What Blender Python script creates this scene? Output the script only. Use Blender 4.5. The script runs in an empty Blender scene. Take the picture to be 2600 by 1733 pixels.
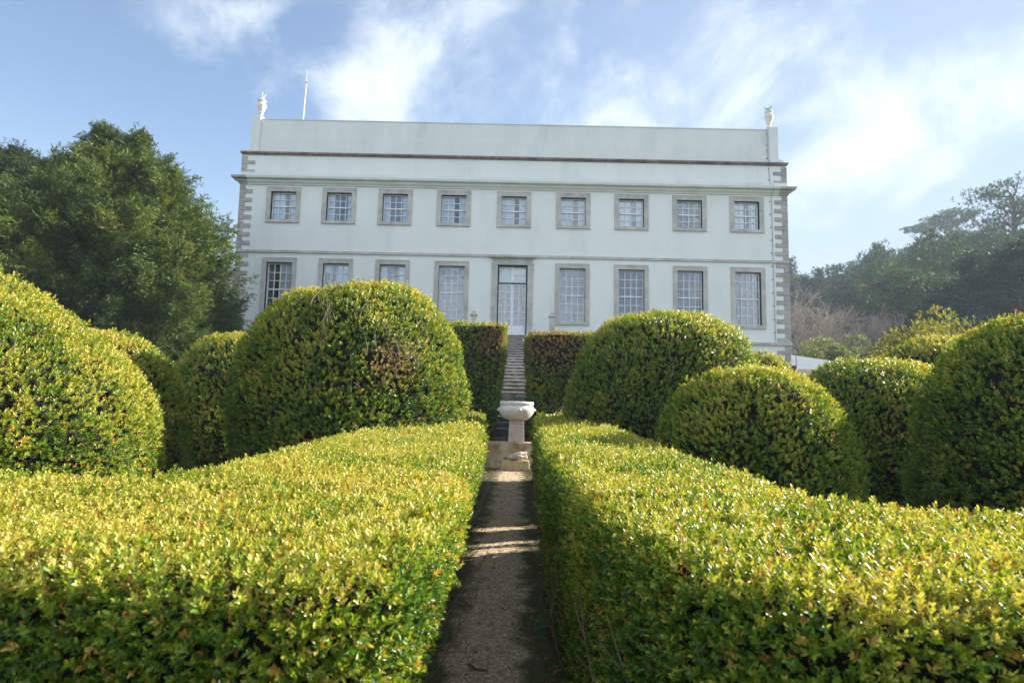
import bpy, math, random
import numpy as np
from mathutils import Vector, Matrix
R = math.radians
rng = np.random.default_rng(7)
random.seed(7)
scene = bpy.context.scene
col = scene.collection

# ---------------------------------------------------------------- camera
H = 1.65
F = 1620.0                       # focal length in photo pixels (2600 wide)
PITCH, ROLL, YAW = R(6.27), R(1.207), R(-0.072)
cam = bpy.data.cameras.new('camera'); camo = bpy.data.objects.new('camera', cam); col.objects.link(camo)
cam.sensor_width = 36; cam.lens = F / 2600 * 36; cam.clip_start = 0.05; cam.clip_end = 5000
camo.matrix_world = (Matrix.Translation((0, 0, H)) @ Matrix.Rotation(YAW, 4, 'Z') @ Matrix.Rotation(R(90) + PITCH, 4, 'X')
                     @ Matrix.Rotation(ROLL, 4, 'Z'))
cam.dof.use_dof = True; cam.dof.focus_distance = 9.0; cam.dof.aperture_fstop = 5.0
scene.camera = camo

# ---------------------------------------------------------------- sky, sun, exposure
SUN_EL, SUN_AZ = R(27), R(20)    # azimuth from +X (right) towards +Y (the palace)
SKY = 0.070
world = bpy.data.worlds.new("World"); scene.world = world; world.use_nodes = True
wn = world.node_tree.nodes; wl = world.node_tree.links; wn.clear()
def N(nt, t, **kw):
    n = nt.nodes.new(t)
    for k, v in kw.items():
        if k in n.inputs: n.inputs[k].default_value = v
        else: setattr(n, k, v)
    return n
wt = world.node_tree
sky = N(wt, 'ShaderNodeTexSky'); sky.sky_type = 'NISHITA'; sky.sun_disc = False
sky.sun_elevation = SUN_EL; sky.sun_rotation = R(90) - SUN_AZ
sky.air_density = 1.0; sky.dust_density = 0.0; sky.ozone_density = 3.0
bg = N(wt, 'ShaderNodeBackground', Strength=SKY)
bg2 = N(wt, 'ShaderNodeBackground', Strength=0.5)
bks = N(wt, 'ShaderNodeMapRange')     # ramp brightening unseen clouds behind the camera, as added fill for the facade
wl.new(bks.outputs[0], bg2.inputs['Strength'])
out = N(wt, 'ShaderNodeOutputWorld')
tc = N(wt, 'ShaderNodeTexCoord')
sep = N(wt, 'ShaderNodeSeparateXYZ'); wl.new(tc.outputs['Generated'], sep.inputs[0])
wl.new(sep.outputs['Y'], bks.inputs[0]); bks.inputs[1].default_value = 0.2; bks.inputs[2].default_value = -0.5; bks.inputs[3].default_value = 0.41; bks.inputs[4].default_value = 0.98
nrm = N(wt, 'ShaderNodeVectorMath', operation='NORMALIZE'); wl.new(tc.outputs['Generated'], nrm.inputs[0])
mp0 = N(wt, 'ShaderNodeMapping'); wl.new(nrm.outputs[0], mp0.inputs[0]); mp0.inputs['Rotation'].default_value = (0, R(28), 0)
mp = N(wt, 'ShaderNodeMapping'); wl.new(mp0.outputs[0], mp.inputs[0]); mp.inputs['Scale'].default_value = (1.0, 1.0, 1.25); mp.inputs['Location'].default_value = (4.3, 1.1, 2.7)
n1 = N(wt, 'ShaderNodeTexNoise'); n1.inputs['Scale'].default_value = 5.2; n1.inputs['Detail'].default_value = 10; n1.inputs['Roughness'].default_value = 0.60; n1.inputs['Distortion'].default_value = 0.25
wl.new(mp.outputs[0], n1.inputs['Vector'])
# cloud banks: a direction, an angular radius and a strength each
BANKS = [(40, 160, .16, -.45), (250, 330, .12, -.3), (560, 10, .13, .16), (900, 150, .15, .20), (1060, 60, .16, .20), (880, 275, .08, .17), (1330, 235, .15, .26), (1620, 250, .18, .26), (1900, 190, .17, .20), (2080, 80, .12, .20), (2290, 240, .13, .23), (2520, 210, .16, .14), (2150, 390, .10, .20), (2060, 640, .07, .26), (530, 300, .08, .10), (3000, 100, .3, .1), (1500, -500, .4, .06), (300, -500, .3, .1)]
acc = n1.outputs['Fac']
for px, py, rad, amt in BANKS:
    v = Vector(((px - 1300) / F, (866.5 - py) / F, -1)); d = (camo.matrix_world.to_3x3() @ v).normalized()
    ds = N(wt, 'ShaderNodeVectorMath', operation='DISTANCE'); wl.new(nrm.outputs[0], ds.inputs[0]); ds.inputs[1].default_value = d
    mr = N(wt, 'ShaderNodeMapRange', interpolation_type='SMOOTHSTEP'); wl.new(ds.outputs['Value'], mr.inputs[0]); mr.inputs[1].default_value = rad * 1.25; mr.inputs[2].default_value = 0; mr.inputs[3].default_value = 0; mr.inputs[4].default_value = amt * .52
    ad = N(wt, 'ShaderNodeMath', operation='ADD'); wl.new(acc, ad.inputs[0]); wl.new(mr.outputs[0], ad.inputs[1]); acc = ad.outputs[0]
bk2 = N(wt, 'ShaderNodeMapRange'); wl.new(sep.outputs['Y'], bk2.inputs[0]); bk2.inputs[1].default_value = 0.3; bk2.inputs[2].default_value = -0.2; bk2.inputs[3].default_value = 0.0; bk2.inputs[4].default_value = 0.155  # extra cloud cover added out of view behind the camera, to light the facade
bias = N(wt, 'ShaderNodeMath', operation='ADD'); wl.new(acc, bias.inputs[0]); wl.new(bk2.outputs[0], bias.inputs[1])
cr = N(wt, 'ShaderNodeValToRGB'); wl.new(bias.outputs[0], cr.inputs[0])
cr.color_ramp.interpolation = 'EASE'
cr.color_ramp.elements[0].position = 0.52; cr.color_ramp.elements[0].color = (0, 0, 0, 1)
cr.color_ramp.elements[1].position = 0.85; cr.color_ramp.elements[1].color = (1, 1, 1, 1)
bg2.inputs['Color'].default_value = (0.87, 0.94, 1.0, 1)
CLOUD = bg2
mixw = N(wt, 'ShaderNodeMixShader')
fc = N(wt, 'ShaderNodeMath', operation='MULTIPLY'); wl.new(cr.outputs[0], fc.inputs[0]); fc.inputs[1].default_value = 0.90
vx = N(wt, 'ShaderNodeMapRange', interpolation_type='SMOOTHSTEP'); wl.new(sep.outputs['X'], vx.inputs[0]); vx.inputs[1].default_value = -.45; vx.inputs[2].default_value = .75; vx.inputs[3].default_value = .04; vx.inputs[4].default_value = .62
vz = N(wt, 'ShaderNodeMapRange', interpolation_type='SMOOTHSTEP'); wl.new(sep.outputs['Z'], vz.inputs[0]); vz.inputs[1].default_value = .42; vz.inputs[2].default_value = 0.0; vz.inputs[3].default_value = .0; vz.inputs[4].default_value = .5
va = N(wt, 'ShaderNodeMath', operation='ADD', use_clamp=True); wl.new(vx.outputs[0], va.inputs[0]); wl.new(vz.outputs[0], va.inputs[1])
bv = N(wt, 'ShaderNodeBackground', Strength=0.27); bv.inputs['Color'].default_value = (0.80, 0.88, 1.0, 1)      # thin high veil, denser near the sun and low down
mxv = N(wt, 'ShaderNodeMixShader'); wl.new(va.outputs[0], mxv.inputs[0])
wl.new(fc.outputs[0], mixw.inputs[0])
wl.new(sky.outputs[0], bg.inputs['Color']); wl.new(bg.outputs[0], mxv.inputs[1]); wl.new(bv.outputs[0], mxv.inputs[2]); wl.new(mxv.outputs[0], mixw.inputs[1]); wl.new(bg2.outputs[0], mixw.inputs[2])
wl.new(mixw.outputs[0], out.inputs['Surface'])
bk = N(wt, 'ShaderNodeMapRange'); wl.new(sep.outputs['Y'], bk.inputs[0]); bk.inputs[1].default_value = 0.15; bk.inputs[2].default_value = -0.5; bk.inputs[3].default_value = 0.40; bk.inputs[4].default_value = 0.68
wl.new(bk.outputs[0], bg2.inputs['Strength'])     # unseen clouds behind the camera made brighter to light the shaded palace front

sd = bpy.data.lights.new('sun', 'SUN'); sd.energy = 5.0; sd.angle = R(0.55); sd.color = (1.0, 0.92, 0.80)
so = bpy.data.objects.new('sun', sd); col.objects.link(so)
sdir = Vector((math.cos(SUN_EL) * math.cos(SUN_AZ), math.cos(SUN_EL) * math.sin(SUN_AZ), math.sin(SUN_EL)))
so.rotation_euler = sdir.to_track_quat('Z', 'Y').to_euler(); so.location = sdir * 60
vs = scene.view_settings
vs.view_transform = 'Standard'; vs.look = 'None'; vs.gamma = 1; vs.use_curve_mapping = False; vs.exposure = 1.62
scene.cycles.max_bounces = 8; scene.cycles.diffuse_bounces = 3; scene.cycles.glossy_bounces = 3
scene.cycles.transparent_max_bounces = 12; scene.cycles.transmission_bounces = 4; scene.cycles.volume_bounces = 1
scene.cycles.use_denoising = True
scene.cycles.sample_clamp_indirect = 4.0

# ---------------------------------------------------------------- helpers
def ray(px, py):
    """direction (y = 1) of a point of the 2600 x 1733 photo"""
    v = Vector(((px - 1300) / F, (866.5 - py) / F, -1))
    d = camo.matrix_world.to_3x3() @ v
    return d / d.y
def at(px, py, Y):
    return ray(px, py) * Y + Vector((0, 0, H))

def tag(o, label=None, cat=None, group=None, kind=None):
    if label: o['label'] = label
    if cat: o['category'] = cat
    if group: o['group'] = group
    if kind: o['kind'] = kind
    return o
def empty(name, loc=(0, 0, 0), rz=0):
    o = bpy.data.objects.new(name, None); o.empty_display_size = 0.2
    o.location = loc; o.rotation_euler.z = rz; col.objects.link(o); return o
def link(name, me, mat=None, parent=None, loc=None):
    o = bpy.data.objects.new(name, me); col.objects.link(o)
    if mat is not None and len(me.materials) == 0: me.materials.append(mat)
    if parent is not None: o.parent = parent
    if loc is not None: o.location = loc
    return o

class MB:
    """collects shapes for one mesh"""
    def __init__(s): s.v = []; s.f = []; s.m = []
    def add(s, vs_, fs, m=0):
        b = len(s.v); s.v += [tuple(v) for v in vs_]; s.f += [tuple(i + b for i in f) for f in fs]; s.m += [m] * len(fs); return s
    def box(s, x0, x1, y0, y1, z0, z1, m=0):
        v = [(x0, y0, z0), (x1, y0, z0), (x1, y1, z0), (x0, y1, z0), (x0, y0, z1), (x1, y0, z1), (x1, y1, z1), (x0, y1, z1)]
        return s.add(v, [(0, 3, 2, 1), (4, 5, 6, 7), (0, 1, 5, 4), (1, 2, 6, 5), (2, 3, 7, 6), (3, 0, 4, 7)], m)
    def frus(s, b0, b1, m=0):
        """box between rectangle b0 = (x0,x1,y0,y1,z) and b1"""
        v = []
        for x0, x1, y0, y1, z in (b0, b1): v += [(x0, y0, z), (x1, y0, z), (x1, y1, z), (x0, y1, z)]
        return s.add(v, [(0, 3, 2, 1), (4, 5, 6, 7), (0, 1, 5, 4), (1, 2, 6, 5), (2, 3, 7, 6), (3, 0, 4, 7)], m)
    def tube(s, pts, rad, n=6, m=0, cap=True):
        pts = [Vector(p) for p in pts]
        rad = rad if isinstance(rad, (list, tuple)) else [rad] * len(pts)
        b = len(s.v); k = len(pts)
        up = Vector((0.13, 0.21, 0.97))
        for i, p in enumerate(pts):
            d = (pts[min(i + 1, k - 1)] - pts[max(i - 1, 0)]).normalized()
            a = d.cross(up)
            if a.length < 0.05: a = d.cross(Vector((1, 0.1, 0)))
            a.normalize(); c = d.cross(a)
            for j in range(n):
                t = 2 * math.pi * j / n
                s.v.append(tuple(p + (a * math.cos(t) + c * math.sin(t)) * rad[i]))
        for i in range(k - 1):
            for j in range(n):
                s.f.append((b + i * n + j, b + i * n + (j + 1) % n, b + (i + 1) * n + (j + 1) % n, b + (i + 1) * n + j)); s.m.append(m)
        if cap:
            s.f.append(tuple(b + j for j in range(n))[::-1]); s.m.append(m)
            s.f.append(tuple(b + (k - 1) * n + j for j in range(n))); s.m.append(m)
        return s
    def lathe(s, prof, c=(0, 0, 0), n=32, m=0):
        b = len(s.v)
        for r, z in prof:
            for j in range(n):
                t = 2 * math.pi * j / n
                s.v.append((c[0] + r * math.cos(t), c[1] + r * math.sin(t), c[2] + z))
        for i in range(len(prof) - 1):
            for j in range(n):
                s.f.append((b + i * n + j, b + i * n + (j + 1) % n, b + (i + 1) * n + (j + 1) % n, b + (i + 1) * n + j)); s.m.append(m)
        s.f.append(tuple(b + j for j in range(n))[::-1]); s.m.append(m)
        s.f.append(tuple(b + (len(prof) - 1) * n + j for j in range(n))); s.m.append(m)
        return s
    def build(s, name, mats, parent=None, bevel=0, smooth=False, loc=None):
        me = bpy.data.meshes.new(name); me.from_pydata(s.v, [], s.f)
        mats = mats if isinstance(mats, (list, tuple)) else [mats]
        for mm in mats: me.materials.append(mm)
        if len(mats) > 1: me.polygons.foreach_set('material_index', s.m)
        if smooth: me.polygons.foreach_set('use_smooth', [True] * len(me.polygons))
        me.update()
        o = link(name, me, None, parent, loc)
        if bevel:
            b = o.modifiers.new('bevel', 'BEVEL'); b.width = bevel; b.segments = 2; b.limit_method = 'ANGLE'
        return o

def np_mesh(name, V, faces, mat, tint=None, smooth=False):
    """V (n,3); faces (m,k) all the same size k"""
    me = bpy.data.meshes.new(name)
    m, k = faces.shape
    me.vertices.add(len(V)); me.vertices.foreach_set('co', np.ascontiguousarray(V, dtype=np.float32).ravel())
    me.loops.add(m * k); me.loops.foreach_set('vertex_index', np.ascontiguousarray(faces, dtype=np.int32).ravel())
    me.polygons.add(m)
    me.polygons.foreach_set('loop_start', np.arange(0, m * k, k, dtype=np.int32))
    me.polygons.foreach_set('loop_total', np.full(m, k, dtype=np.int32))
    if smooth: me.polygons.foreach_set('use_smooth', np.ones(m, dtype=bool))
    me.materials.append(mat)
    me.update(calc_edges=True)
    if tint is not None:
        a = me.attributes.new('tint', 'FLOAT', 'FACE'); a.data.foreach_set('value', tint.astype(np.float32))
    return me

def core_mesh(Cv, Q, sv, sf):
    """inner shell with shade painted in near black, plus bare grey stems, one mesh"""
    me = np_mesh('shade_core', np.concatenate([Cv, sv]), np.concatenate([Q, sf]), M_INNER_SHADE, smooth=True)
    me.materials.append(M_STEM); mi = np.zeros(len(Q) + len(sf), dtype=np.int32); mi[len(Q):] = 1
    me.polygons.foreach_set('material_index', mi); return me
def norm(a): return a / np.maximum(np.linalg.norm(a, axis=-1, keepdims=True), 1e-9)

# smooth 3-D value noise on numpy arrays
_G = rng.random((32, 32, 32))
def noise3(P, sc):
    Q = np.asarray(P) * sc + 100.0
    i = np.floor(Q).astype(int); f = Q - i; f = f * f * (3 - 2 * f)
    r = 0
    for a in (0, 1):
        for b in (0, 1):
            for c in (0, 1):
                w = (f[..., 0] if a else 1 - f[..., 0]) * (f[..., 1] if b else 1 - f[..., 1]) * (f[..., 2] if c else 1 - f[..., 2])
                r = r + w * _G[(i[..., 0] + a) % 32, (i[..., 1] + b) % 32, (i[..., 2] + c) % 32]
    return r * 2 - 1

# ---------------------------------------------------------------- materials
MATS = {}
def new_mat(name):
    m = bpy.data.materials.new(name); m.use_nodes = True; nt = m.node_tree
    b = nt.nodes['Principled BSDF']; MATS[name] = m
    return m, nt, b
def rough_mat(name, c1, c2, scale=3, rough=0.8, bump=0.2, bscale=60, det=6, lo=0.35, hi=0.65, stretch=(1, 1, 1), spec=0.3, c3=None, c3scale=0.7, c3lo=.55, c3hi=.7):
    m, nt, b = new_mat(name); L = nt.links
    tc = N(nt, 'ShaderNodeTexCoord'); mp = N(nt, 'ShaderNodeMapping'); L.new(tc.outputs['Object'], mp.inputs[0]); mp.inputs['Scale'].default_value = stretch
    n = N(nt, 'ShaderNodeTexNoise', Scale=scale, Detail=det, Roughness=0.6); L.new(mp.outputs[0], n.inputs['Vector'])
    r = N(nt, 'ShaderNodeValToRGB'); L.new(n.outputs['Fac'], r.inputs[0])
    r.color_ramp.elements[0].position = lo; r.color_ramp.elements[0].color = (*c1, 1)
    r.color_ramp.elements[1].position = hi; r.color_ramp.elements[1].color = (*c2, 1)
    last = r.outputs[0]
    if c3:
        n3 = N(nt, 'ShaderNodeTexNoise', Scale=c3scale, Detail=8, Roughness=0.65); L.new(mp.outputs[0], n3.inputs['Vector'])
        r3 = N(nt, 'ShaderNodeMapRange'); L.new(n3.outputs['Fac'], r3.inputs[0]); r3.inputs[1].default_value = c3lo; r3.inputs[2].default_value = c3hi
        mx = N(nt, 'ShaderNodeMix', data_type='RGBA'); L.new(r3.outputs[0], mx.inputs[0]); L.new(last, mx.inputs[6]); mx.inputs[7].default_value = (*c3, 1)
        last = mx.outputs[2]
    L.new(last, b.inputs['Base Color']); b.inputs['Roughness'].default_value = rough; b.inputs['Specular IOR Level'].default_value = spec
    if bump:
        nb = N(nt, 'ShaderNodeTexNoise', Scale=bscale, Detail=5); L.new(tc.outputs['Object'], nb.inputs['Vector'])
        bp = N(nt, 'ShaderNodeBump', Strength=bump, Distance=0.02); L.new(nb.outputs['Fac'], bp.inputs['Height']); L.new(bp.outputs[0], b.inputs['Normal'])
    return m
M_PLASTER = rough_mat('painted_plaster', (0.70, 0.735, 0.71), (0.74, 0.775, 0.75), scale=0.6, rough=0.85, bump=0.12, bscale=25, stretch=(1, 1, .3), c3=(0.53, 0.56, 0.54), c3scale=.9, c3lo=.50, c3hi=1.0)
M_PARAPET = rough_mat('weathered_plaster', (0.64, 0.665, 0.64), (0.70, 0.725, 0.70), scale=1.2, rough=0.9, bump=0.12, bscale=25, stretch=(1, 1, 0.35), c3=(0.42, 0.47, 0.42), c3scale=0.5, c3lo=.56, c3hi=.85)
M_TRIM = rough_mat('painted_cornice', (0.56, 0.60, 0.53), (0.65, 0.69, 0.62), scale=1.5, rough=0.85, bump=0.1)
M_STONE = rough_mat('grey_limestone', (0.37, 0.36, 0.335), (0.53, 0.52, 0.49), scale=2.2, rough=0.85, bump=0.35, bscale=30, c3=(0.56, 0.54, 0.50), c3scale=5, c3lo=.60, c3hi=.70)
M_QUOIN = rough_mat('quoin_limestone', (0.29, 0.275, 0.26), (0.45, 0.43, 0.405), scale=1.6, rough=0.85, bump=0.35, bscale=30, c3=(0.46, 0.44, 0.42), c3scale=4, c3lo=.58, c3hi=.70)
M_DARKSTONE = rough_mat('dark_cornice_stone', (0.13, 0.105, 0.09), (0.27, 0.22, 0.19), scale=2.5, rough=0.9, bump=0.3, c3=(0.36, 0.32, 0.29), c3scale=3, c3lo=.58, c3hi=.75)
M_SASH = rough_mat('white_sash_paint', (0.74, 0.76, 0.78), (0.80, 0.82, 0.84), rough=0.45, bump=0)
M_GREENP = rough_mat('dark_green_paint', (0.012, 0.05, 0.045), (0.02, 0.07, 0.06), rough=0.4, bump=0)
M_RAIL = rough_mat('green_rail_paint', (0.03, 0.10, 0.09), (0.06, 0.16, 0.14), rough=0.45, bump=0)
M_BLACK = rough_mat('dark_interior', (0.02, 0.022, 0.028), (0.03, 0.032, 0.04), rough=0.9, bump=0)
M_ROOF = rough_mat('flat_roof', (0.3, 0.28, 0.26), (0.4, 0.38, 0.35), rough=0.9)
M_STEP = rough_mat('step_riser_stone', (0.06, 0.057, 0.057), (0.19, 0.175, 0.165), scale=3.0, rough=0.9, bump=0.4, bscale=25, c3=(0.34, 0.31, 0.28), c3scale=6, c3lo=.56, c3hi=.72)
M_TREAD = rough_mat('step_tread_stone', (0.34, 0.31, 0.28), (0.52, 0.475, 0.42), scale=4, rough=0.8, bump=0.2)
M_BOWL = rough_mat('bowl_marble', (0.60, 0.54, 0.48), (0.76, 0.71, 0.65), scale=5, rough=0.7, bump=0.15, bscale=40, c3=(0.38, 0.32, 0.28), c3scale=3.0, c3lo=.58, c3hi=.78, stretch=(1, 1, .45))
M_PINK = rough_mat('pink_stone', (0.46, 0.35, 0.31), (0.60, 0.48, 0.43), scale=9, rough=0.75, bump=0.15, c3=(0.36, 0.29, 0.26), c3scale=4, stretch=(1, 1, 3))
M_STAINED = rough_mat('stained_render', (0.30, 0.20, 0.11), (0.58, 0.47, 0.33), scale=3.2, rough=0.9, bump=0.35, bscale=20, c3=(0.20, 0.13, 0.07), c3scale=5, c3lo=.52, c3hi=.66)
M_OCHRE = rough_mat('ochre_block_stone', (0.44, 0.33, 0.18), (0.62, 0.52, 0.34), scale=6, rough=0.9, bump=0.35, c3=(0.3, 0.2, 0.1), c3scale=9)
M_ROCK = rough_mat('rough_rock', (0.30, 0.25, 0.19), (0.66, 0.60, 0.50), scale=14, rough=0.9, bump=0.9, bscale=28, c3=(.15, .12, .08), c3scale=18)
M_CONCRETE = rough_mat('grey_render', (0.16, 0.155, 0.14), (0.26, 0.25, 0.23), scale=5, rough=0.9, c3=(.10, .095, .08), c3scale=4)
M_URN = rough_mat('urn_terracotta_white', (0.66, 0.62, 0.54), (0.78, 0.74, 0.66), scale=8, rough=0.8, bump=0.1, c3=(.5, .44, .36), c3scale=6)
M_AGAVE = rough_mat('agave_green_metal', (0.20, 0.38, 0.34), (0.34, 0.52, 0.46), rough=0.5, bump=0)
M_WHITEMET = rough_mat('white_pole_paint', (0.8, 0.76, 0.74), (0.86, 0.82, 0.8), rough=0.4, bump=0)
M_CABLE = rough_mat('dark_cable', (0.12, 0.12, 0.13), (0.16, 0.16, 0.17), rough=0.6, bump=0)
M_MASONRY = rough_mat('old_rubble_wall', (0.05, 0.05, 0.05), (0.20, 0.19, 0.18), scale=2.4, rough=0.95, bump=0.6, bscale=8, c3=(0.32, 0.31, 0.3), c3scale=4, c3lo=.6, c3hi=.8)
M_WARMWALL = rough_mat('warm_plaster', (0.62, 0.48, 0.38), (0.74, 0.62, 0.52), rough=0.9)
M_WHITEWALL = rough_mat('white_wall', (0.78, 0.79, 0.80), (0.84, 0.85, 0.86), rough=0.8, bump=0.05)
M_BARK = rough_mat('bark', (0.07, 0.05, 0.035), (0.17, 0.13, 0.10), scale=8, rough=0.95, bump=0.5, stretch=(1, 1, .2))
M_PALEBARK = rough_mat('pale_bark', (0.24, 0.19, 0.15), (0.42, 0.36, 0.30), scale=3, rough=0.9, bump=0.3, stretch=(1, 1, .2))
M_INNER_SHADE = rough_mat('hedge_inner_shade', (0.005, 0.006, 0.003), (0.016, 0.014, 0.008), scale=30, rough=0.95, bump=0.6, bscale=50)  # near black, paints in the shade deep inside hedges and domes
M_STEM = rough_mat('grey_hedge_stem', (0.13, 0.10, 0.07), (0.28, 0.23, 0.18), scale=30, rough=0.95, bump=0.3)

def curtain_mat():
    m, nt, b = new_mat('sheer_curtain')
    b.inputs['Base Color'].default_value = (0.78, 0.80, 0.82, 1); b.inputs['Roughness'].default_value = 0.9
    return m
M_CURT = curtain_mat()
M_BLIND = rough_mat('white_shutter', (0.80, 0.82, 0.84), (0.85, 0.87, 0.88), rough=0.7, bump=0)
def glass_mat():
    m, nt, b = new_mat('window_glass'); L = nt.links
    nt.nodes.remove(b)
    g = N(nt, 'ShaderNodeBsdfGlossy', Roughness=0.03); g.inputs['Color'].default_value = (0.95, 0.97, 1, 1)
    t = N(nt, 'ShaderNodeBsdfTransparent'); t.inputs['Color'].default_value = (0.90, 0.94, 0.96, 1)
    fr = N(nt, 'ShaderNodeFresnel', IOR=1.5)
    k = N(nt, 'ShaderNodeMath', operation='MULTIPLY_ADD'); L.new(fr.outputs[0], k.inputs[0]); k.inputs[1].default_value = 1.6; k.inputs[2].default_value = 0.04
    nz = N(nt, 'ShaderNodeTexNoise', Scale=3.0, Detail=1); tcn = N(nt, 'ShaderNodeTexCoord'); L.new(tcn.outputs['Object'], nz.inputs['Vector'])
    bp = N(nt, 'ShaderNodeBump', Strength=0.12, Distance=0.05); L.new(nz.outputs['Fac'], bp.inputs['Height']); L.new(bp.outputs[0], g.inputs['Normal'])
    mx = N(nt, 'ShaderNodeMixShader'); L.new(k.outputs[0], mx.inputs[0]); L.new(t.outputs[0], mx.inputs[1]); L.new(g.outputs[0], mx.inputs[2])
    L.new(mx.outputs[0], nt.nodes['Material Output'].inputs[0]); return m
M_GLASS = glass_mat()

def leaf_mat(name, stops, rough=0.38, trans=0.35, tcol=(1.25, 1.2, 0.55), spec=0.5):
    m, nt, b = new_mat(name); L = nt.links
    a = N(nt, 'ShaderNodeAttribute'); a.attribute_name = 'tint'
    r = N(nt, 'ShaderNodeValToRGB'); L.new(a.outputs['Fac'], r.inputs[0])
    e = r.color_ramp.elements
    e[0].position = stops[0][0]; e[0].color = (*stops[0][1], 1)
    e[1].position = stops[-1][0]; e[1].color = (*stops[-1][1], 1)
    for p, c in stops[1:-1]:
        x = e.new(p); x.color = (*c, 1)
    L.new(r.outputs[0], b.inputs['Base Color']); b.inputs['Roughness'].default_value = rough; b.inputs['Specular IOR Level'].default_value = spec
    t = N(nt, 'ShaderNodeBsdfTranslucent')
    v = N(nt, 'ShaderNodeMix', data_type='RGBA', blend_type='MULTIPLY'); v.inputs[0].default_value = 1; L.new(r.outputs[0], v.inputs[6]); v.inputs[7].default_value = (*tcol, 1)
    L.new(v.outputs[2], t.inputs['Color'])
    mx = N(nt, 'ShaderNodeMixShader'); mx.inputs[0].default_value = trans
    L.new(b.outputs[0], mx.inputs[1]); L.new(t.outputs[0], mx.inputs[2]); L.new(mx.outputs[0], nt.nodes['Material Output'].inputs[0])
    return m
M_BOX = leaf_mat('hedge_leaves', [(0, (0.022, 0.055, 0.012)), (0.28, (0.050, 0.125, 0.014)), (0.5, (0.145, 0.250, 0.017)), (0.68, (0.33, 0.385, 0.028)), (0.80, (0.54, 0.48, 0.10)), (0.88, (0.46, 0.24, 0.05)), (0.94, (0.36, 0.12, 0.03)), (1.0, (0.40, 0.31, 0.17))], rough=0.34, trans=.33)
M_YEW = leaf_mat('yew_needles', [(0, (0.018, 0.040, 0.010)), (0.5, (0.085, 0.140, 0.018)), (1, (0.22, 0.25, 0.034))], rough=0.5, trans=0.25)
M_FOREST = leaf_mat('forest_leaves', [(0, (0.014, 0.028, 0.012)), (0.5, (0.045, 0.088, 0.020)), (1, (0.18, 0.23, 0.045))], rough=0.6, trans=0.25, spec=0.3)
M_CEDAR = leaf_mat('cedar_needles', [(0, (0.014, 0.034, 0.018)), (1, (0.050, 0.085, 0.035))], rough=0.6, trans=0.15, spec=0.3)
M_SHRUB = leaf_mat('shrub_leaves', [(0, (0.06, 0.09, 0.02)), (0.6, (0.20, 0.23, 0.05)), (0.85, (0.34, 0.26, 0.07)), (1, (0.42, 0.16, 0.06))], rough=0.5, trans=0.4)
M_LITTER = leaf_mat('fallen_leaves', [(0, (0.06, 0.035, 0.02)), (0.6, (0.20, 0.12, 0.06)), (1, (0.34, 0.20, 0.12))], rough=0.8, trans=0.1)
M_GRASS = leaf_mat('grass_blades', [(0, (0.03, 0.06, 0.012)), (1, (0.12, 0.18, 0.03))], rough=0.5, trans=0.35)

# ---------------------------------------------------------------- leaves
def leaves(P, D, Nn, Ls, wid=0.42, fold=0.10, hexa=False):
    """one folded leaf per row: P base, D direction, Nn approx normal, Ls length -> V, faces"""
    W = norm(np.cross(D, Nn)); Nn = np.cross(W, D)
    L = Ls[:, None]
    if hexa:
        a = P; t = P + D * L
        r1 = P + D * L * .30 + W * L * wid * .46 + Nn * L * fold; r2 = P + D * L * .70 + W * L * wid * .40 + Nn * L * fold
        l1 = P + D * L * .30 - W * L * wid * .46 + Nn * L * fold; l2 = P + D * L * .70 - W * L * wid * .40 + Nn * L * fold
        V = np.stack([a, r1, r2, t, l2, l1], 1).reshape(-1, 3)
        b = np.arange(len(P))[:, None] * 6
        Fc = np.concatenate([b + np.array([[0, 1, 2, 3]]), b + np.array([[0, 3, 4, 5]])], 1).reshape(-1, 4)
    else:
        r = P + D * L * .5 + W * L * wid * .5 + Nn * L * fold; l = P + D * L * .5 - W * L * wid * .5 + Nn * L * fold
        V = np.stack([P, r, P + D * L, l], 1).reshape(-1, 3)
        b = np.arange(len(P))[:, None] * 4
        Fc = np.concatenate([b + np.array([[0, 1, 2]]), b + np.array([[0, 2, 3]])], 1).reshape(-1, 3)
    return V, Fc

def sprigs(P, Nn, L, n=8, upbias=0.55, spread=0.85, shoot=1.6, jit=0.35, rs=rng):
    """leafy shoots growing at P along the surface normal, n leaves each in opposite pairs"""
    k = len(P)
    A = norm(Nn + np.array([0, 0, upbias]) + rs.normal(0, jit, (k, 3)))
    T = norm(np.cross(A, rs.normal(0, 1, (k, 3)))); B = np.cross(A, T)
    PP, DD, NN, LL = [], [], [], []
    for j in range(n):
        pair = j // 2; t = (pair + .3) / (n / 2)
        ang = pair * 1.57 + (j % 2) * math.pi + rs.normal(0, .3, k)
        rad = T * np.cos(ang)[:, None] + B * np.sin(ang)[:, None]
        sp = spread * (1.15 - .6 * t)
        d = norm(A * (1 - .35 * sp) + rad * sp + rs.normal(0, .12, (k, 3)))
        PP.append(P + A * (L * shoot * (t - .55))[:, None]); DD.append(d)
        NN.append(norm(A - rad * .3 + rs.normal(0, .25, (k, 3)))); LL.append(L * (1.05 - .35 * t) * rs.uniform(.75, 1.2, k))
    return [np.stack(x, 1).reshape(-1, x[0].shape[-1]) if x[0].ndim == 2 else np.stack(x, 1).reshape(-1) for x in (PP, DD, NN, LL)]

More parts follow.
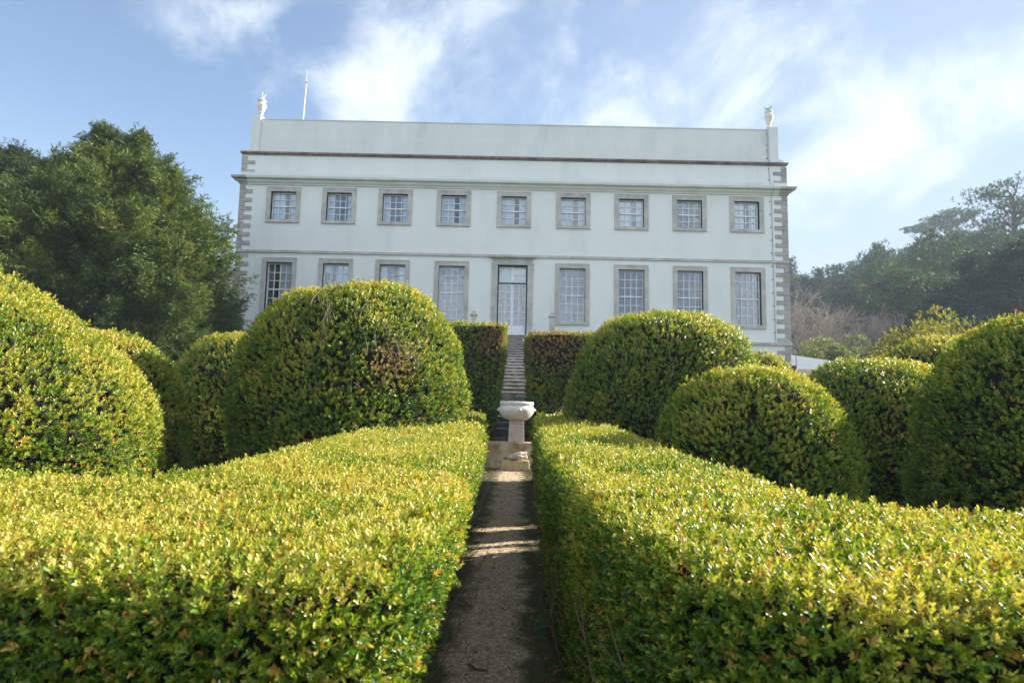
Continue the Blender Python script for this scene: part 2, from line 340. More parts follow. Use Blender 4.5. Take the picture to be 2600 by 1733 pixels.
def sample_quads(V, Q, dens):
    """random points on quads (V grid verts (n,3), Q (m,4)); dens (m,) points per m2"""
    a, b, c, d = V[Q[:, 0]], V[Q[:, 1]], V[Q[:, 2]], V[Q[:, 3]]
    nn = np.cross(c - a, d - b); area = .5 * np.linalg.norm(nn, axis=1)
    cnt = rng.poisson(area * dens)
    idx = np.repeat(np.arange(len(Q)), cnt)
    u = rng.random(len(idx))[:, None]; v = rng.random(len(idx))[:, None]
    P = a[idx] * (1 - u) * (1 - v) + b[idx] * u * (1 - v) + c[idx] * u * v + d[idx] * (1 - u) * v
    return P, norm(nn)[idx], idx

CAMP = np.array([0, 0, H])
def foliage_surface(name, V, Q, mat, parent, base=.022, k=.0042, cover=.95, nl=8, tint_fn=None, deadpatches=(), slit=None, keep=None, back=0.35, shoot=1.6, upbias=.55, jit=.35, maxL=.2, relief=1.0, indepth=.075):
    """leafy skin over a quad surface; leaf size grows with distance from the camera"""
    ctr = V[Q].mean(1)
    dist = np.linalg.norm(ctr - CAMP, axis=1)
    L = np.clip(k * dist, base, maxL)
    a, b, c, d = V[Q[:, 0]], V[Q[:, 1]], V[Q[:, 2]], V[Q[:, 3]]
    nn = norm(np.cross(c - a, d - b))
    facing = (nn * norm(CAMP - ctr)).sum(1)
    dens = cover * np.where(dist < 3.2, 1.6, 1.15) / L ** 2 * np.where(facing > -0.2, 1.0, back)
    P, Nr, idx = sample_quads(V, Q, dens)
    Lp = L[idx]
    hole = noise3(P, 5.5) + .6 * noise3(P, 14)
    kp = hole > -1.35
    if keep is not None: kp &= keep(P)
    for (cx, cy, cz, r, amt) in deadpatches:
        dd = np.linalg.norm(P - np.array([cx, cy, cz]), axis=1)
        kp &= ~((dd < r) & (rng.random(len(P)) < amt * (1 - (dd / r) ** 3)))
    if slit is not None: kp &= ~slit(P)
    P, Nr, Lp = P[kp], Nr[kp], Lp[kp]
    inner_ = rng.random(len(P)) < .30
    P = P + Nr * np.where(inner_, -rng.uniform(.3, 1, len(P)) * indepth, rng.normal(-.3, .6, len(P)) * Lp)[:, None] + Nr * ((noise3(P, 7) * .022 + noise3(P, 13) * .012) * relief)[:, None]
    # a few stray shoots
    stray = rng.random(len(P)) < .02
    P = P + Nr * (stray * Lp * 1.2)[:, None]
    PP, DD, NN, LL = sprigs(P, Nr, Lp, n=nl, shoot=shoot, upbias=upbias, jit=jit)
    k2 = len(P)
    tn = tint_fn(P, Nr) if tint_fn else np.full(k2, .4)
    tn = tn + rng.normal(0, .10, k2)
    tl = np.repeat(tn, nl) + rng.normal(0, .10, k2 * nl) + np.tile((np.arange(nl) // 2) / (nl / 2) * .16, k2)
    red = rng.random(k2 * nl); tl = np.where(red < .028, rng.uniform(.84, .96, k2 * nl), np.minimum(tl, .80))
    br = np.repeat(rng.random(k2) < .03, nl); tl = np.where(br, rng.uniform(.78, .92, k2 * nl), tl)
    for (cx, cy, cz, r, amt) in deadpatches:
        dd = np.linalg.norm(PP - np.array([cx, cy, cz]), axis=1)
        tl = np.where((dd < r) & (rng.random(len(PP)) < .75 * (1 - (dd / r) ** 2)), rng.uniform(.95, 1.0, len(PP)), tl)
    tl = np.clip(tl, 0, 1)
    small = LL < .034
    objs = []
    hx = small.mean() > .5
    Vv, Ff = leaves(PP, DD, NN, LL, wid=.46, hexa=hx)
    me = np_mesh(name, Vv, Ff, mat, np.repeat(tl, 2))
    o = link(name, me, None, parent)
    print(name, 'leaves', len(PP)); return o

def grid_quads(nu, nv, wrap=False):
    i = np.arange(nu - 1)[:, None]; j = np.arange(nv if wrap else nv - 1)[None, :]
    j2 = (j + 1) % nv
    q = np.stack([i * nv + j, (i + 1) * nv + j, (i + 1) * nv + j2, i * nv + j2], -1).reshape(-1, 4)
    return q

def gz(y):
    """ground height along the garden"""
    y = np.asarray(y, dtype=float)
    return np.where(y < 14.3, .03 * y, .43 + (np.clip(y, 14.3, 28) - 14.3) * .245)

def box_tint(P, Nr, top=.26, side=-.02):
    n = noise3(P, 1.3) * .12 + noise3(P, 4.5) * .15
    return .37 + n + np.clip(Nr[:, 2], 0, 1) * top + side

def dome(label, cx, cy, rx, ry, ztop, zb=None, p=2.3, waist=.12, name='topiary_dome', cat='topiary bush', group='clipped domed topiary bushes', lump=.10, seed=0, dead=(), stems=0, tint=0, rot=0, **kw):
    zb = float(gz(cy)) if zb is None else zb
    root = empty(name, (cx, cy, zb)); tag(root, label, cat, group)
    nu, nv = 26, 44
    ph = (np.arange(nu) / (nu - 1)) ** .85
    th = np.linspace(0, 2 * np.pi, nv, endpoint=False)
    # profile angle from base (0) to pole (pi/2)
    a = ph * np.pi / 2
    r = np.cos(a) ** (2 / p); z = np.sin(a) ** (2 / p)
    r = r * (1 - waist * (1 - np.clip(z / .5, 0, 1)) ** 1.5)
    c, s = np.cos(th), np.sin(th)
    X = r[:, None] * c[None]; Y = r[:, None] * s[None]; Z = np.repeat(z[:, None], nv, 1)
    V = np.stack([X * rx, Y * ry, Z * (ztop - zb)], -1).reshape(-1, 3)
    if rot:
        cr_, sr_ = math.cos(rot), math.sin(rot); V = np.stack([V[:, 0] * cr_ - V[:, 1] * sr_, V[:, 0] * sr_ + V[:, 1] * cr_, V[:, 2]], 1)
    out = norm(np.stack([X, Y, Z * .8], -1).reshape(-1, 3))
    W = V + np.array([cx, cy, zb])
    V = V + out * (noise3(W + seed * 7.3, .9) * lump + noise3(W + seed * 3.1, 2.4) * lump * .45)[:, None]
    Q = grid_quads(nu, nv, True)[:, ::-1]
    # inner shell a little inside, near-black colour standing in for deep shade
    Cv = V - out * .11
    Vw = V + np.array([cx, cy, zb])
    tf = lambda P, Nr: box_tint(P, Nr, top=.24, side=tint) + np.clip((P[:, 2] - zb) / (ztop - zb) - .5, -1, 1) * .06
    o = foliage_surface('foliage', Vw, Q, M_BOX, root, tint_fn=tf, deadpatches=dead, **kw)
    o.matrix_parent_inverse = Matrix.Translation((-cx, -cy, -zb))
    if stems:
        mb = MB(); rs = np.random.default_rng(seed + 5)
        for _ in range(stems // 2):
            t = rs.uniform(np.pi * 1.05, np.pi * 1.95); u0 = rs.uniform(.15, .6)
            pts = []
            for j in range(5):
                u = u0 + j * .03; t += rs.normal(0, .02); rr = math.cos(u * math.pi / 2) ** (2 / p); zz = math.sin(u * math.pi / 2) ** (2 / p)
                wq = 1 - waist * (1 - min(1, zz / .5)) ** 1.5; pts.append((math.cos(t) * (rx - .05) * rr * wq, math.sin(t) * (ry - .05) * rr * wq, zz * (ztop - zb)))
            mb.tube(pts, [.005, .0045, .004, .003, .0015], 4, cap=False)
        for (dx_, dy_, dz_, r_, am) in dead:
            for _ in range(int(26 * r_ / .4)):
                b0 = np.array([dx_ - cx, dy_ - cy, dz_ - zb]) + rs.normal(0, r_ * .4, 3); d0 = norm(np.array([rs.normal(0, .4), rs.normal(0, .3) - .3, 1.0]))
                mb.tube([b0, b0 + d0 * r_ * .25, b0 + d0 * r_ * .42 + rs.normal(0, .03, 3)], [.005, .004, .002], 4, cap=False)
        sv, sf = np.array(mb.v), np.array(mb.f) + len(Cv)
    else: sv, sf = np.zeros((0, 3)), np.zeros((0, 4), int)
    link('shade_core', core_mesh(Cv, Q, sv, sf), None, root)
    return root

def interp_rows(A, B, step):
    A = np.array(A, float); B = np.array(B, float)
    def cat(Pn, t):
        n = len(Pn) - 1; x = t * n; i = np.minimum(x.astype(int), n - 1); f = (x - i)[:, None]
        p0 = Pn[np.maximum(i - 1, 0)]; p1 = Pn[i]; p2 = Pn[i + 1]; p3 = Pn[np.minimum(i + 2, n)]
        return .5 * ((2 * p1) + (-p0 + p2) * f + (2 * p0 - 5 * p1 + 4 * p2 - p3) * f ** 2 + (-p0 + 3 * p1 - 3 * p2 + p3) * f ** 3)
    tt = np.linspace(0, 1, 800); a = cat(A, tt); b = cat(B, tt); m = (a + b) / 2
    s = np.concatenate([[0], np.cumsum(np.maximum(np.linalg.norm(np.diff(a, axis=0), axis=1), np.linalg.norm(np.diff(m, axis=0), axis=1)))])
    k = int(s[-1] / step) + 2
    t2 = np.interp(np.linspace(0, s[-1], k), s, tt)
    return cat(A, t2), cat(B, t2)

def ribbon_hedge(label, A, B, top, name='clipped_hedge', cat='hedge', group=None, insA=.1, insB=.05, rnd=.07, flip=False, step=.12, seed=0, dead=(), slit=None, base_z=gz, endcap=True, startcap=False, bare=0, tint=0, topt=.26, lump=.03, topdroop=None, coredepth=.085, insP=1.3, **kw):
    """hedge swept between an inner edge A and an outer edge B (plan points); top(P)->z"""
    a, b = interp_rows(A, B, step)
    n = len(a)
    across = norm(b - a)
    prof = []       # (t across 0..1 handled as offsets from a / b, height fraction)
    rows = []
    ns, nt = 9, 12
    for i in range(n):
        w = np.linalg.norm(b[i] - a[i]); dirv = across[i]
        r = min(rnd, w * .3); row = []
        za = float(base_z(a[i][1])) - .03; zb_ = float(base_z(b[i][1])) - .03
        zta = top(a[i]); ztb = top(b[i])
        for j in range(ns):
            f = j / (ns - 1); row.append((*(a[i] + dirv * insA * (1 - f) ** insP), za + (zta - r - za) * f))
        for q in (30, 60): row.append((*(a[i] + dirv * r * (1 - math.cos(R(q)))), zta - r + r * math.sin(R(q))))
        for j in range(nt):
            f = j / (nt - 1); row.append((*(a[i] + dirv * (r + (w - 2 * r) * f)), zta + (ztb - zta) * f))
        for q in (60, 30): row.append((*(b[i] - dirv * r * (1 - math.cos(R(q)))), ztb - r + r * math.sin(R(q))))
        for j in range(ns):
            f = 1 - j / (ns - 1); row.append((*(b[i] - dirv * insB * (1 - f)), zb_ + (ztb - r - zb_) * f))
        rows.append(row)
    def squash(row, amt):
        row = np.array(row); c = row.mean(0); c[2] = row[:, 2].min()
        return c + (row - c) * np.array([amt, amt, 1]) - np.array([0, 0, 1]) * (1 - amt) * .0
    V = np.array(rows); nv = V.shape[1]
    if endcap:
        ext = []
        lastd = norm((a[-1] - a[-2] + b[-1] - b[-2])[None])[0]
        for amt, e in ((.9, .05), (.6, .08), (.2, .09), (.001, .09)):
            q = V[-1].copy(); c = q.mean(0); c[2] = q[:, 2].min() + .5 * (q[:, 2].max() - q[:, 2].min())
            q = c + (q - c) * amt; q[:, :2] += lastd * e; ext.append(q)
        V = np.concatenate([V, np.array(ext)], 0)
    if startcap:
        ext = []
        d0 = norm((a[0] - a[1] + b[0] - b[1])[None])[0]
        for amt, e in ((.001, .09), (.2, .09), (.6, .08), (.9, .05)):
            q = V[0].copy(); c = q.mean(0); c[2] = q[:, 2].min() + .5 * (q[:, 2].max() - q[:, 2].min())
            q = c + (q - c) * amt; q[:, :2] += d0 * e; ext.append(q)
        V = np.concatenate([np.array(ext), V], 0)
    nu = V.shape[0]; V = V.reshape(-1, 3)
    Q = grid_quads(nu, nv)
    # vertex normals for displacement
    nn = np.cross(V[Q[:, 2]] - V[Q[:, 0]], V[Q[:, 3]] - V[Q[:, 1]])
    if nn[:, 2].sum() < 0: Q = Q[:, ::-1]; nn = -nn        # the top faces up
    vn = np.zeros_like(V)
    for c in range(4): np.add.at(vn, Q[:, c], nn)
    vn = norm(vn)
    V = V + vn * (noise3(V + seed, 1.4) * lump + noise3(V + seed, 4) * lump * .4)[:, None]
    root = empty(name, (float(V[:, 0].mean()), float(V[:, 1].mean()), 0)); tag(root, label, cat, group)
    inv = Matrix.Translation(-root.location)
    core = V - vn * coredepth  # inner shell whose near-black colour stands in for shade between the leaves
    Qc = Q
    if slit is not None: Qc = Q[~slit(core[Q].mean(1), True)]
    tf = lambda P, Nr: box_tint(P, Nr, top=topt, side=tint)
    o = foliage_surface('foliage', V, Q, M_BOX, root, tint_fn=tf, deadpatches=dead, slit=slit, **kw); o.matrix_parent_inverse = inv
    if bare:
        rs = np.random.default_rng(seed + 11); mb = MB()
        for _ in range(int(bare * .6)):
            i = rs.integers(0, n - 1); f = rs.random(); p = a[i] * (1 - f) + a[i + 1] * f; d = across[i]
            z0 = float(base_z(p[1])); zt = top(p) * rs.uniform(.55, .9)
            k = 6; pts = []; off = rs.normal(0, .02, 2)
            for j in range(k):
                g = j / (k - 1); off = off + rs.normal(0, .018, 2)
                q = p + d * (insA * (1 - g) + .035) + off * 1.5
                pts.append((q[0], q[1], z0 + (zt - z0) * g))
            r0 = rs.uniform(.003, .008)
            mb.tube(pts, [r0 * (1 - .12 * j) for j in range(k)], 4, cap=False)
            for _b in range(3):
                j = rs.integers(1, k - 1); q = Vector(pts[j]); v = Vector((*(-d * .6 + rs.normal(0, .6, 2)), 1.0)).normalized() * rs.uniform(.08, .2)
                mb.tube([q, q + v * .5, q + v + Vector((0, 0, .02))], [r0 * .6, r0 * .45, r0 * .25], 4, cap=False)
        sv, sf = np.array(mb.v), np.array(mb.f) + len(core)
    else: sv, sf = np.zeros((0, 3)), np.zeros((0, 4), int)
    o = link('shade_core', core_mesh(core, Qc, sv, sf), None, root); o.matrix_parent_inverse = inv
    return root
#@@STRUCT

# ================================================================ ground and path
def ground_z(x, y):
    return gz(y)
def build_ground():
    xs = np.concatenate([np.linspace(-900, -40, 10), np.linspace(-36, 60, 70), np.linspace(70, 900, 12)])
    ys = np.concatenate([np.linspace(-60, -4, 8), np.linspace(-3, 40, 90), np.linspace(48, 1500, 14)])
    X, Y = np.meshgrid(xs, ys, indexing='ij')
    Z = gz(Y) - .0 + noise3(np.stack([X, Y, X * 0], -1), .35) * .02
    near = np.exp(-((X - .05) / 1.2) ** 2) * (Y < 14.2)
    Z = Z * 1 - near * .012
    V = np.stack([X, Y, Z], -1).reshape(-1, 3); Q = grid_quads(len(xs), len(ys))
    o = link('ground', np_mesh('ground', V, Q, M_GROUND, smooth=True)); o['kind'] = 'structure'
def ground_mat():
    m, nt, b = new_mat('soil_and_moss'); L = nt.links
    tc = N(nt, 'ShaderNodeTexCoord')
    n = N(nt, 'ShaderNodeTexNoise', Scale=2.0, Detail=8, Roughness=.65); L.new(tc.outputs['Object'], n.inputs['Vector'])
    r = N(nt, 'ShaderNodeValToRGB'); L.new(n.outputs['Fac'], r.inputs[0])
    r.color_ramp.elements[0].position = .38; r.color_ramp.elements[0].color = (.07, .05, .035, 1)
    r.color_ramp.elements[1].position = .62; r.color_ramp.elements[1].color = (.055, .075, .02, 1)
    L.new(r.outputs[0], b.inputs['Base Color']); b.inputs['Roughness'].default_value = .95
    n2 = N(nt, 'ShaderNodeTexNoise', Scale=45, Detail=6); L.new(tc.outputs['Object'], n2.inputs['Vector'])
    bp = N(nt, 'ShaderNodeBump', Strength=.7, Distance=.02); L.new(n2.outputs['Fac'], bp.inputs['Height']); L.new(bp.outputs[0], b.inputs['Normal'])
    return m
def path_mat():
    m, nt, b = new_mat('gravel_path'); L = nt.links
    tc = N(nt, 'ShaderNodeTexCoord')
    vo = N(nt, 'ShaderNodeTexVoronoi', Scale=75); L.new(tc.outputs['Object'], vo.inputs['Vector'])
    sp = N(nt, 'ShaderNodeSeparateXYZ'); L.new(vo.outputs['Color'], sp.inputs[0])
    r = N(nt, 'ShaderNodeValToRGB'); L.new(sp.outputs['X'], r.inputs[0])
    e = r.color_ramp.elements; e[0].position = 0; e[0].color = (.30, .205, .125, 1); e[1].position = 1; e[1].color = (.78, .62, .44, 1)
    x = e.new(.55); x.color = (.54, .405, .265, 1)
    n = N(nt, 'ShaderNodeTexNoise', Scale=3.5, Detail=8, Roughness=.65); L.new(tc.outputs['Object'], n.inputs['Vector'])
    # moss and leaf mould at the sides of the path
    so_ = N(nt, 'ShaderNodeSeparateXYZ'); L.new(tc.outputs['Object'], so_.inputs[0])
    cx = N(nt, 'ShaderNodeMath', operation='MULTIPLY_ADD'); L.new(so_.outputs['Y'], cx.inputs[0]); cx.inputs[1].default_value = .016; cx.inputs[2].default_value = -.17
    dxx = N(nt, 'ShaderNodeMath', operation='SUBTRACT'); L.new(so_.outputs['X'], dxx.inputs[0]); L.new(cx.outputs[0], dxx.inputs[1])
    ab = N(nt, 'ShaderNodeMath', operation='ABSOLUTE'); L.new(dxx.outputs[0], ab.inputs[0])
    ad = N(nt, 'ShaderNodeMath', operation='MULTIPLY_ADD'); L.new(n.outputs['Fac'], ad.inputs[0]); ad.inputs[1].default_value = .75; L.new(ab.outputs[0], ad.inputs[2])
    mr = N(nt, 'ShaderNodeMapRange'); L.new(ad.outputs[0], mr.inputs[0]); mr.inputs[1].default_value = .52; mr.inputs[2].default_value = .66
    n4 = N(nt, 'ShaderNodeTexNoise', Scale=14, Detail=6); L.new(tc.outputs['Object'], n4.inputs['Vector'])
    r4 = N(nt, 'ShaderNodeValToRGB'); L.new(n4.outputs['Fac'], r4.inputs[0])
    r4.color_ramp.elements[0].position = .42; r4.color_ramp.elements[0].color = (.085, .06, .035, 1); r4.color_ramp.elements[1].position = .58; r4.color_ramp.elements[1].color = (.075, .10, .022, 1)
    mx = N(nt, 'ShaderNodeMix', data_type='RGBA'); L.new(mr.outputs[0], mx.inputs[0]); L.new(r.outputs[0], mx.inputs[6]); L.new(r4.outputs[0], mx.inputs[7])
    n5 = N(nt, 'ShaderNodeTexNoise', Scale=9, Detail=9, Roughness=.7); L.new(tc.outputs['Object'], n5.inputs['Vector'])
    m5 = N(nt, 'ShaderNodeMapRange'); L.new(n5.outputs['Fac'], m5.inputs[0]); m5.inputs[1].default_value = .45; m5.inputs[2].default_value = .8; m5.inputs[3].default_value = 0; m5.inputs[4].default_value = .6
    mx5 = N(nt, 'ShaderNodeMix', data_type='RGBA'); L.new(m5.outputs[0], mx5.inputs[0]); L.new(mx.outputs[2], mx5.inputs[6]); mx5.inputs[7].default_value = (.16, .115, .075, 1)
    L.new(mx5.outputs[2], b.inputs['Base Color']); b.inputs['Roughness'].default_value = .9
    bp = N(nt, 'ShaderNodeBump', Strength=.8, Distance=.012); L.new(vo.outputs['Distance'], bp.inputs['Height'])
    bp2 = N(nt, 'ShaderNodeBump', Strength=.6, Distance=.03); L.new(n4.outputs['Fac'], bp2.inputs['Height']); L.new(bp.outputs[0], bp2.inputs['Normal'])
    L.new(bp2.outputs[0], b.inputs['Normal'])
    return m
M_GROUND = ground_mat(); M_PATH = path_mat()
build_ground()
def build_path():
    ys = np.linspace(-3, 14.2, 150); u = np.linspace(-1, 1, 24)
    Y, U = np.meshgrid(ys, u, indexing='ij')
    c = -.17 + .016 * Y; hw = .70 + .01 * Y
    X = c + U * hw + noise3(np.stack([U * 0 + U * 3, Y, U], -1), 1.2) * .04
    P3 = np.stack([X, Y, X * 0], -1)
    Z = gz(Y) + .012 + noise3(P3, 3.5) * .008 + np.abs(U) ** 4 * .012
    V = np.stack([X, Y, Z], -1).reshape(-1, 3)
    o = link('path', np_mesh('path', V, grid_quads(len(ys), len(u))[:, ::-1], M_PATH, smooth=True)); o['kind'] = 'structure'
build_path()

# ================================================================ palace
D = 29.0
palace = empty('palace', (0, D, 3.8)); tag(palace, 'long pale plastered palace with stone quoins and nine bays of sash windows', 'palace')
PINV = Matrix.Translation((0, -D, -3.8))
def pp(o): o.matrix_parent_inverse = PINV; return o
WX = [-10.81, -8.195, -5.568, -2.823, 0.0, 2.774, 5.507, 8.231, 10.913]
XL, XR = -12.85, 12.80
Yw = D + .05          # plaster face; frames stand 50 mm proud
UO = (10.185, 11.906, 1.597)    # upper: outer bottom, top, width
UI = (10.335, 11.68, 1.17)       # upper opening
LO = (5.66, 8.532, 1.597); LI = (5.82, 8.30, 1.19)
DO = (5.12, 8.40, 1.38)
def front_wall():
    """front wall with real openings, 0.5 m thick, plus side, back and base walls"""
    mb = MB()
    ops = []
    for i, x in enumerate(WX):
        ops.append((x - UI[2] / 2, x + UI[2] / 2, UI[0], UI[1]))
        if i != 4: ops.append((x - LI[2] / 2, x + LI[2] / 2, LI[0], LI[1]))
    ops.append((-DO[2] / 2, DO[2] / 2, DO[0], DO[1]))
    bands = [(2.5, 5.0), (5.0, 9.4), (9.4, 12.0)]
    def strip(z0, z1, oo):
        x = XL
        for (a, b, c, d) in sorted(oo):
            mb.box(x, a, Yw, Yw + .5, z0, z1)
            mb.box(a, b, Yw, Yw + .5, z0, c); mb.box(a, b, Yw, Yw + .5, d, z1); x = b
        mb.box(x, XR, Yw, Yw + .5, z0, z1)
    mb.box(XL, XR, Yw, Yw + .5, 2.5, 5.0)
    strip(5.0, 9.4, [o for o in ops if o[2] < 9]); strip(9.4, 12.0, [o for o in ops if o[2] > 9])
    mb.box(XL, XR, Yw, Yw + .5, 12.0, 13.44)
    mb.box(XL, XL + .5, Yw + .5, Yw + 14, 2.5, 13.44); mb.box(XR - .5, XR, Yw + .5, Yw + 14, 2.5, 13.44); mb.box(XL, XR, Yw + 14, Yw + 14.5, 2.5, 13.44)
    # inner floor between the storeys and back of the rooms so windows are not see-through
    return pp(mb.build('wall', M_PLASTER, palace))
front_wall()
mb = MB(); mb.box(XL + .5, XR - .5, Yw + 3.5, Yw + 3.6, 2.5, 13.4); mb.box(XL + .5, XR - .5, Yw + .5, Yw + 3.5, 8.9, 9.4); mb.box(XL + .5, XR - .5, Yw + .5, Yw + 3.5, 4.8, 5.1)
mb.box(XL + .5, XR - .5, Yw + .5, Yw + 14, 13.2, 13.4)
pp(mb.build('interior_wall', M_BLACK, palace))
# parapet with a stepped panel, pedestals at the corners
mb = MB(); yp = Yw + .06
mb.box(-12.12, 12.06, yp, yp + .4, 13.59, 14.37); mb.box(-12.12, 12.06, yp + .05, yp + .4, 14.37, 15.25); mb.box(-12.12, 12.06, yp + .02, yp + .43, 15.25, 15.285)
mb.box(-12.5, -12.1, yp + .4, yp + 13, 13.59, 15.25); mb.box(12.04, 12.44, yp + .4, yp + 13, 13.59, 15.25); mb.box(-12.1, 12.04, yp + 12.6, yp + 13, 13.59, 15.25)
pp(mb.build('parapet', M_PARAPET, palace))
for sx, xa, xb in ((-1, -12.53, -12.12), (1, 12.04, 12.47)):
    mb = MB(); mb.box(xa, xb, Yw - .02, Yw + .42, 13.80, 15.37)
    if sx < 0: mb.frus((xa - .25, xb, Yw - .05, Yw + .5, 13.66), (xa, xb, Yw - .02, Yw + .42, 13.80)); mb.box(xa - .25, xb, Yw - .05, Yw + .5, 13.59, 13.66)
    else: mb.frus((xa, xb + .25, Yw - .05, Yw + .5, 13.66), (xa, xb, Yw - .02, Yw + .42, 13.80)); mb.box(xa, xb + .25, Yw - .05, Yw + .5, 13.59, 13.66)
    pp(mb.build('pedestal', M_PARAPET, palace, bevel=.01))
# dark stone cornice under the parapet
mb = MB(); mb.box(XL - .10, XR + .10, Yw - .12, Yw + 14.6, 13.50, 13.588); mb.box(XL - .04, XR + .04, Yw - .06, Yw + 14.55, 13.44, 13.50)
pp(mb.build('upper_cornice', M_DARKSTONE, palace, bevel=.012))
# painted main cornice with bare stone ends
mb = MB(); mb.box(XL - .05, XR + .05, Yw - .05, Yw + 14.5, 12.335, 12.60)
pp(mb.build('ledge', M_PARAPET, palace, bevel=.01))
for (nm, xa, xb, mt, tl, tr) in (('main_cornice', -12.50, 12.42, M_TRIM, 0, 0), ('cornice_return', XL, -12.503, M_QUOIN, 1, 0), ('cornice_return', 12.423, XR, M_QUOIN, 0, 1)):
    mb = MB()
    prof = [(.06, 11.99), (.08, 12.05), (.16, 12.11), (.18, 12.20), (.34, 12.23), (.36, 12.33)]
    for k in range(len(prof) - 1):
        (o0, z0), (o1, z1) = prof[k], prof[k + 1]
        mb.frus((xa - tl * o0, xb + tr * o0, Yw - o0, Yw + .3 - .002 * k, z0), (xa - tl * o1, xb + tr * o1, Yw - o1, Yw + .3 - .002 * k, z1))
    pp(mb.build(nm, mt, palace))
# string course and base course
mb = MB(); mb.box(XL - .03, XR + .03, Yw - .07, Yw + .3, 8.75, 8.875); pp(mb.build('string_course', M_STONE, palace, bevel=.01))
mb = MB(); mb.box(XL - .06, -.975, Yw - .10, Yw + .3, 4.91, 5.04); mb.box(.975, XR + .06, Yw - .10, Yw + .3, 4.91, 5.04); pp(mb.build('base_course', M_STONE, palace, bevel=.012))
# quoins: long and short blocks, one part per corner
def quoins(sx):
    mb = MB(); xe = XL if sx < 0 else XR
    def blk(z0, z1, w):
        g = .003
        if sx < 0: mb.box(xe - .035, xe + w, Yw - .035, Yw + .5, z0 + g, z1 - g); 
        else: mb.box(xe - w, xe + .035, Yw - .035, Yw + .5, z0 + g, z1 - g)
    k = 0
    zz = np.linspace(11.975, 8.88, 16)
    for i in range(15): blk(zz[i + 1], zz[i], (.23, .58)[i % 2] + random.uniform(-.02, .02))
    zz = np.linspace(8.745, 5.045, 18)
    for i in range(17): blk(zz[i + 1], zz[i], (.58, .23)[i % 2] + random.uniform(-.02, .02))
    o1 = mb; mb = MB(); pp(o1.build('quoins', M_QUOIN, palace, bevel=.012))
    zz = np.linspace(4.905, 3.2, 9)
    for i in range(8): blk(zz[i + 1], zz[i], (.23, .58)[i % 2] + random.uniform(-.02, .02))
    pp(mb.build('quoins', M_QUOIN, palace, bevel=.012)); mb = MB()
    for z0, z1, w in ((13.16, 13.38, .23), (12.98, 13.16, .60), (12.72, 12.98, .23), (12.605, 12.72, .60)): blk(z0, z1, w)
    return pp(mb.build('quoins', M_QUOIN, palace, bevel=.012))
quoins(-1); quoins(1)
# flat roof
mb = MB(); mb.box(-12.1, 12.04, yp + .4, yp + 12.6, 13.59, 13.8); pp(mb.build('roof', M_ROOF, palace))
# lightning conductor with clips
mb = MB(); xs_ = 12.02
pts = [(11.93, Yw - .03, 15.2), (11.95, Yw - .03, 13.75), (11.98, Yw - .15, 13.6), (11.98, Yw - .15, 13.45), (12.0, Yw - .02, 13.3), (12.02, Yw - .02, 12.7), (12.04, Yw - .08, 12.55), (12.06, Yw - .39, 12.36), (12.06, Yw - .39, 12.2), (12.08, Yw - .02, 11.95), (12.12, Yw - .02, 5.1)]
mb.tube(pts, .009, 5)
for z in [15.0, 14.45, 14.2, 13.8, 13.3, 12.75] + [11.7 - .62 * k for k in range(11)]: mb.box(12.0 + (12 - z) * .012 - .02 - (.07 if z > 13.5 else 0), 12.0 + (12 - z) * .012 + .035 - (.07 if z > 13.5 else 0), Yw - .03, Yw, z - .018, z + .018)
pp(mb.build('lightning_conductor', M_CABLE, palace))

def curtain(mb, x0, x1, z0, z1, y, amp=.010, wl_=.19, seed=0, m=0):
    rs = random.Random(seed); n = max(4, int((x1 - x0) / .012)); v = []; f = []
    ph = rs.random() * 6
    for i in range(n + 1):
        x = x0 + (x1 - x0) * i / n; yy = y + amp * math.sin(x / wl_ * 6.283 + ph + .8 * math.sin(x * 17 + ph)) + .3 * amp * math.sin(x / wl_ * 15)
        v += [(x, yy, z0), (x, yy * 1.0 - .0, z1)]
    for i in range(n): f.append((2 * i, 2 * i + 2, 2 * i + 3, 2 * i + 1))
    mb.add(v, f, m)
# covering behind each window: list of (x fraction 0..1 from, to, material 0 sheer, 1 white shutter)
UCOV = [[(0, .54, 1), (.72, 1, 1)], [(0, .26, 1), (.26, .42, 0), (.8, 1, 1)], [(0, .28, 1), (.28, .78, 0), (.78, 1, 1)], [(0, .5, 1), (.75, 1, 1)],
        [(0, .5, 1), (.73, 1, 1)], [(0, .48, 1), (.5, .73, 2), (.73, 1, 1)], [(0, .48, 1), (.5, .72, 0), (.72, 1, 1)], [(0, .98, 0)], [(0, .45, 1), (.66, 1, 1)]]
LCOV = [[(0, .27, 0), (.45, 1, 1)], [(0, .33, 1), (.33, .5, 0), (.52, 1, 1)], [(0, .28, 1), (.28, .72, 0), (.72, 1, 1)], [(0, 1, 0)], None, [(0, 1, 0)], [(0, 1, 0)], [(0, 1, 0)], [(0, 1, 0)]]
M_BEIGE = rough_mat('beige_curtain', (0.40, 0.36, 0.31), (0.48, 0.44, 0.38), rough=0.9, bump=0)
M_SHEER = rough_mat('blue_grey_sheer', (0.17, 0.195, 0.25), (0.25, 0.275, 0.34), rough=0.9, bump=0, scale=2)
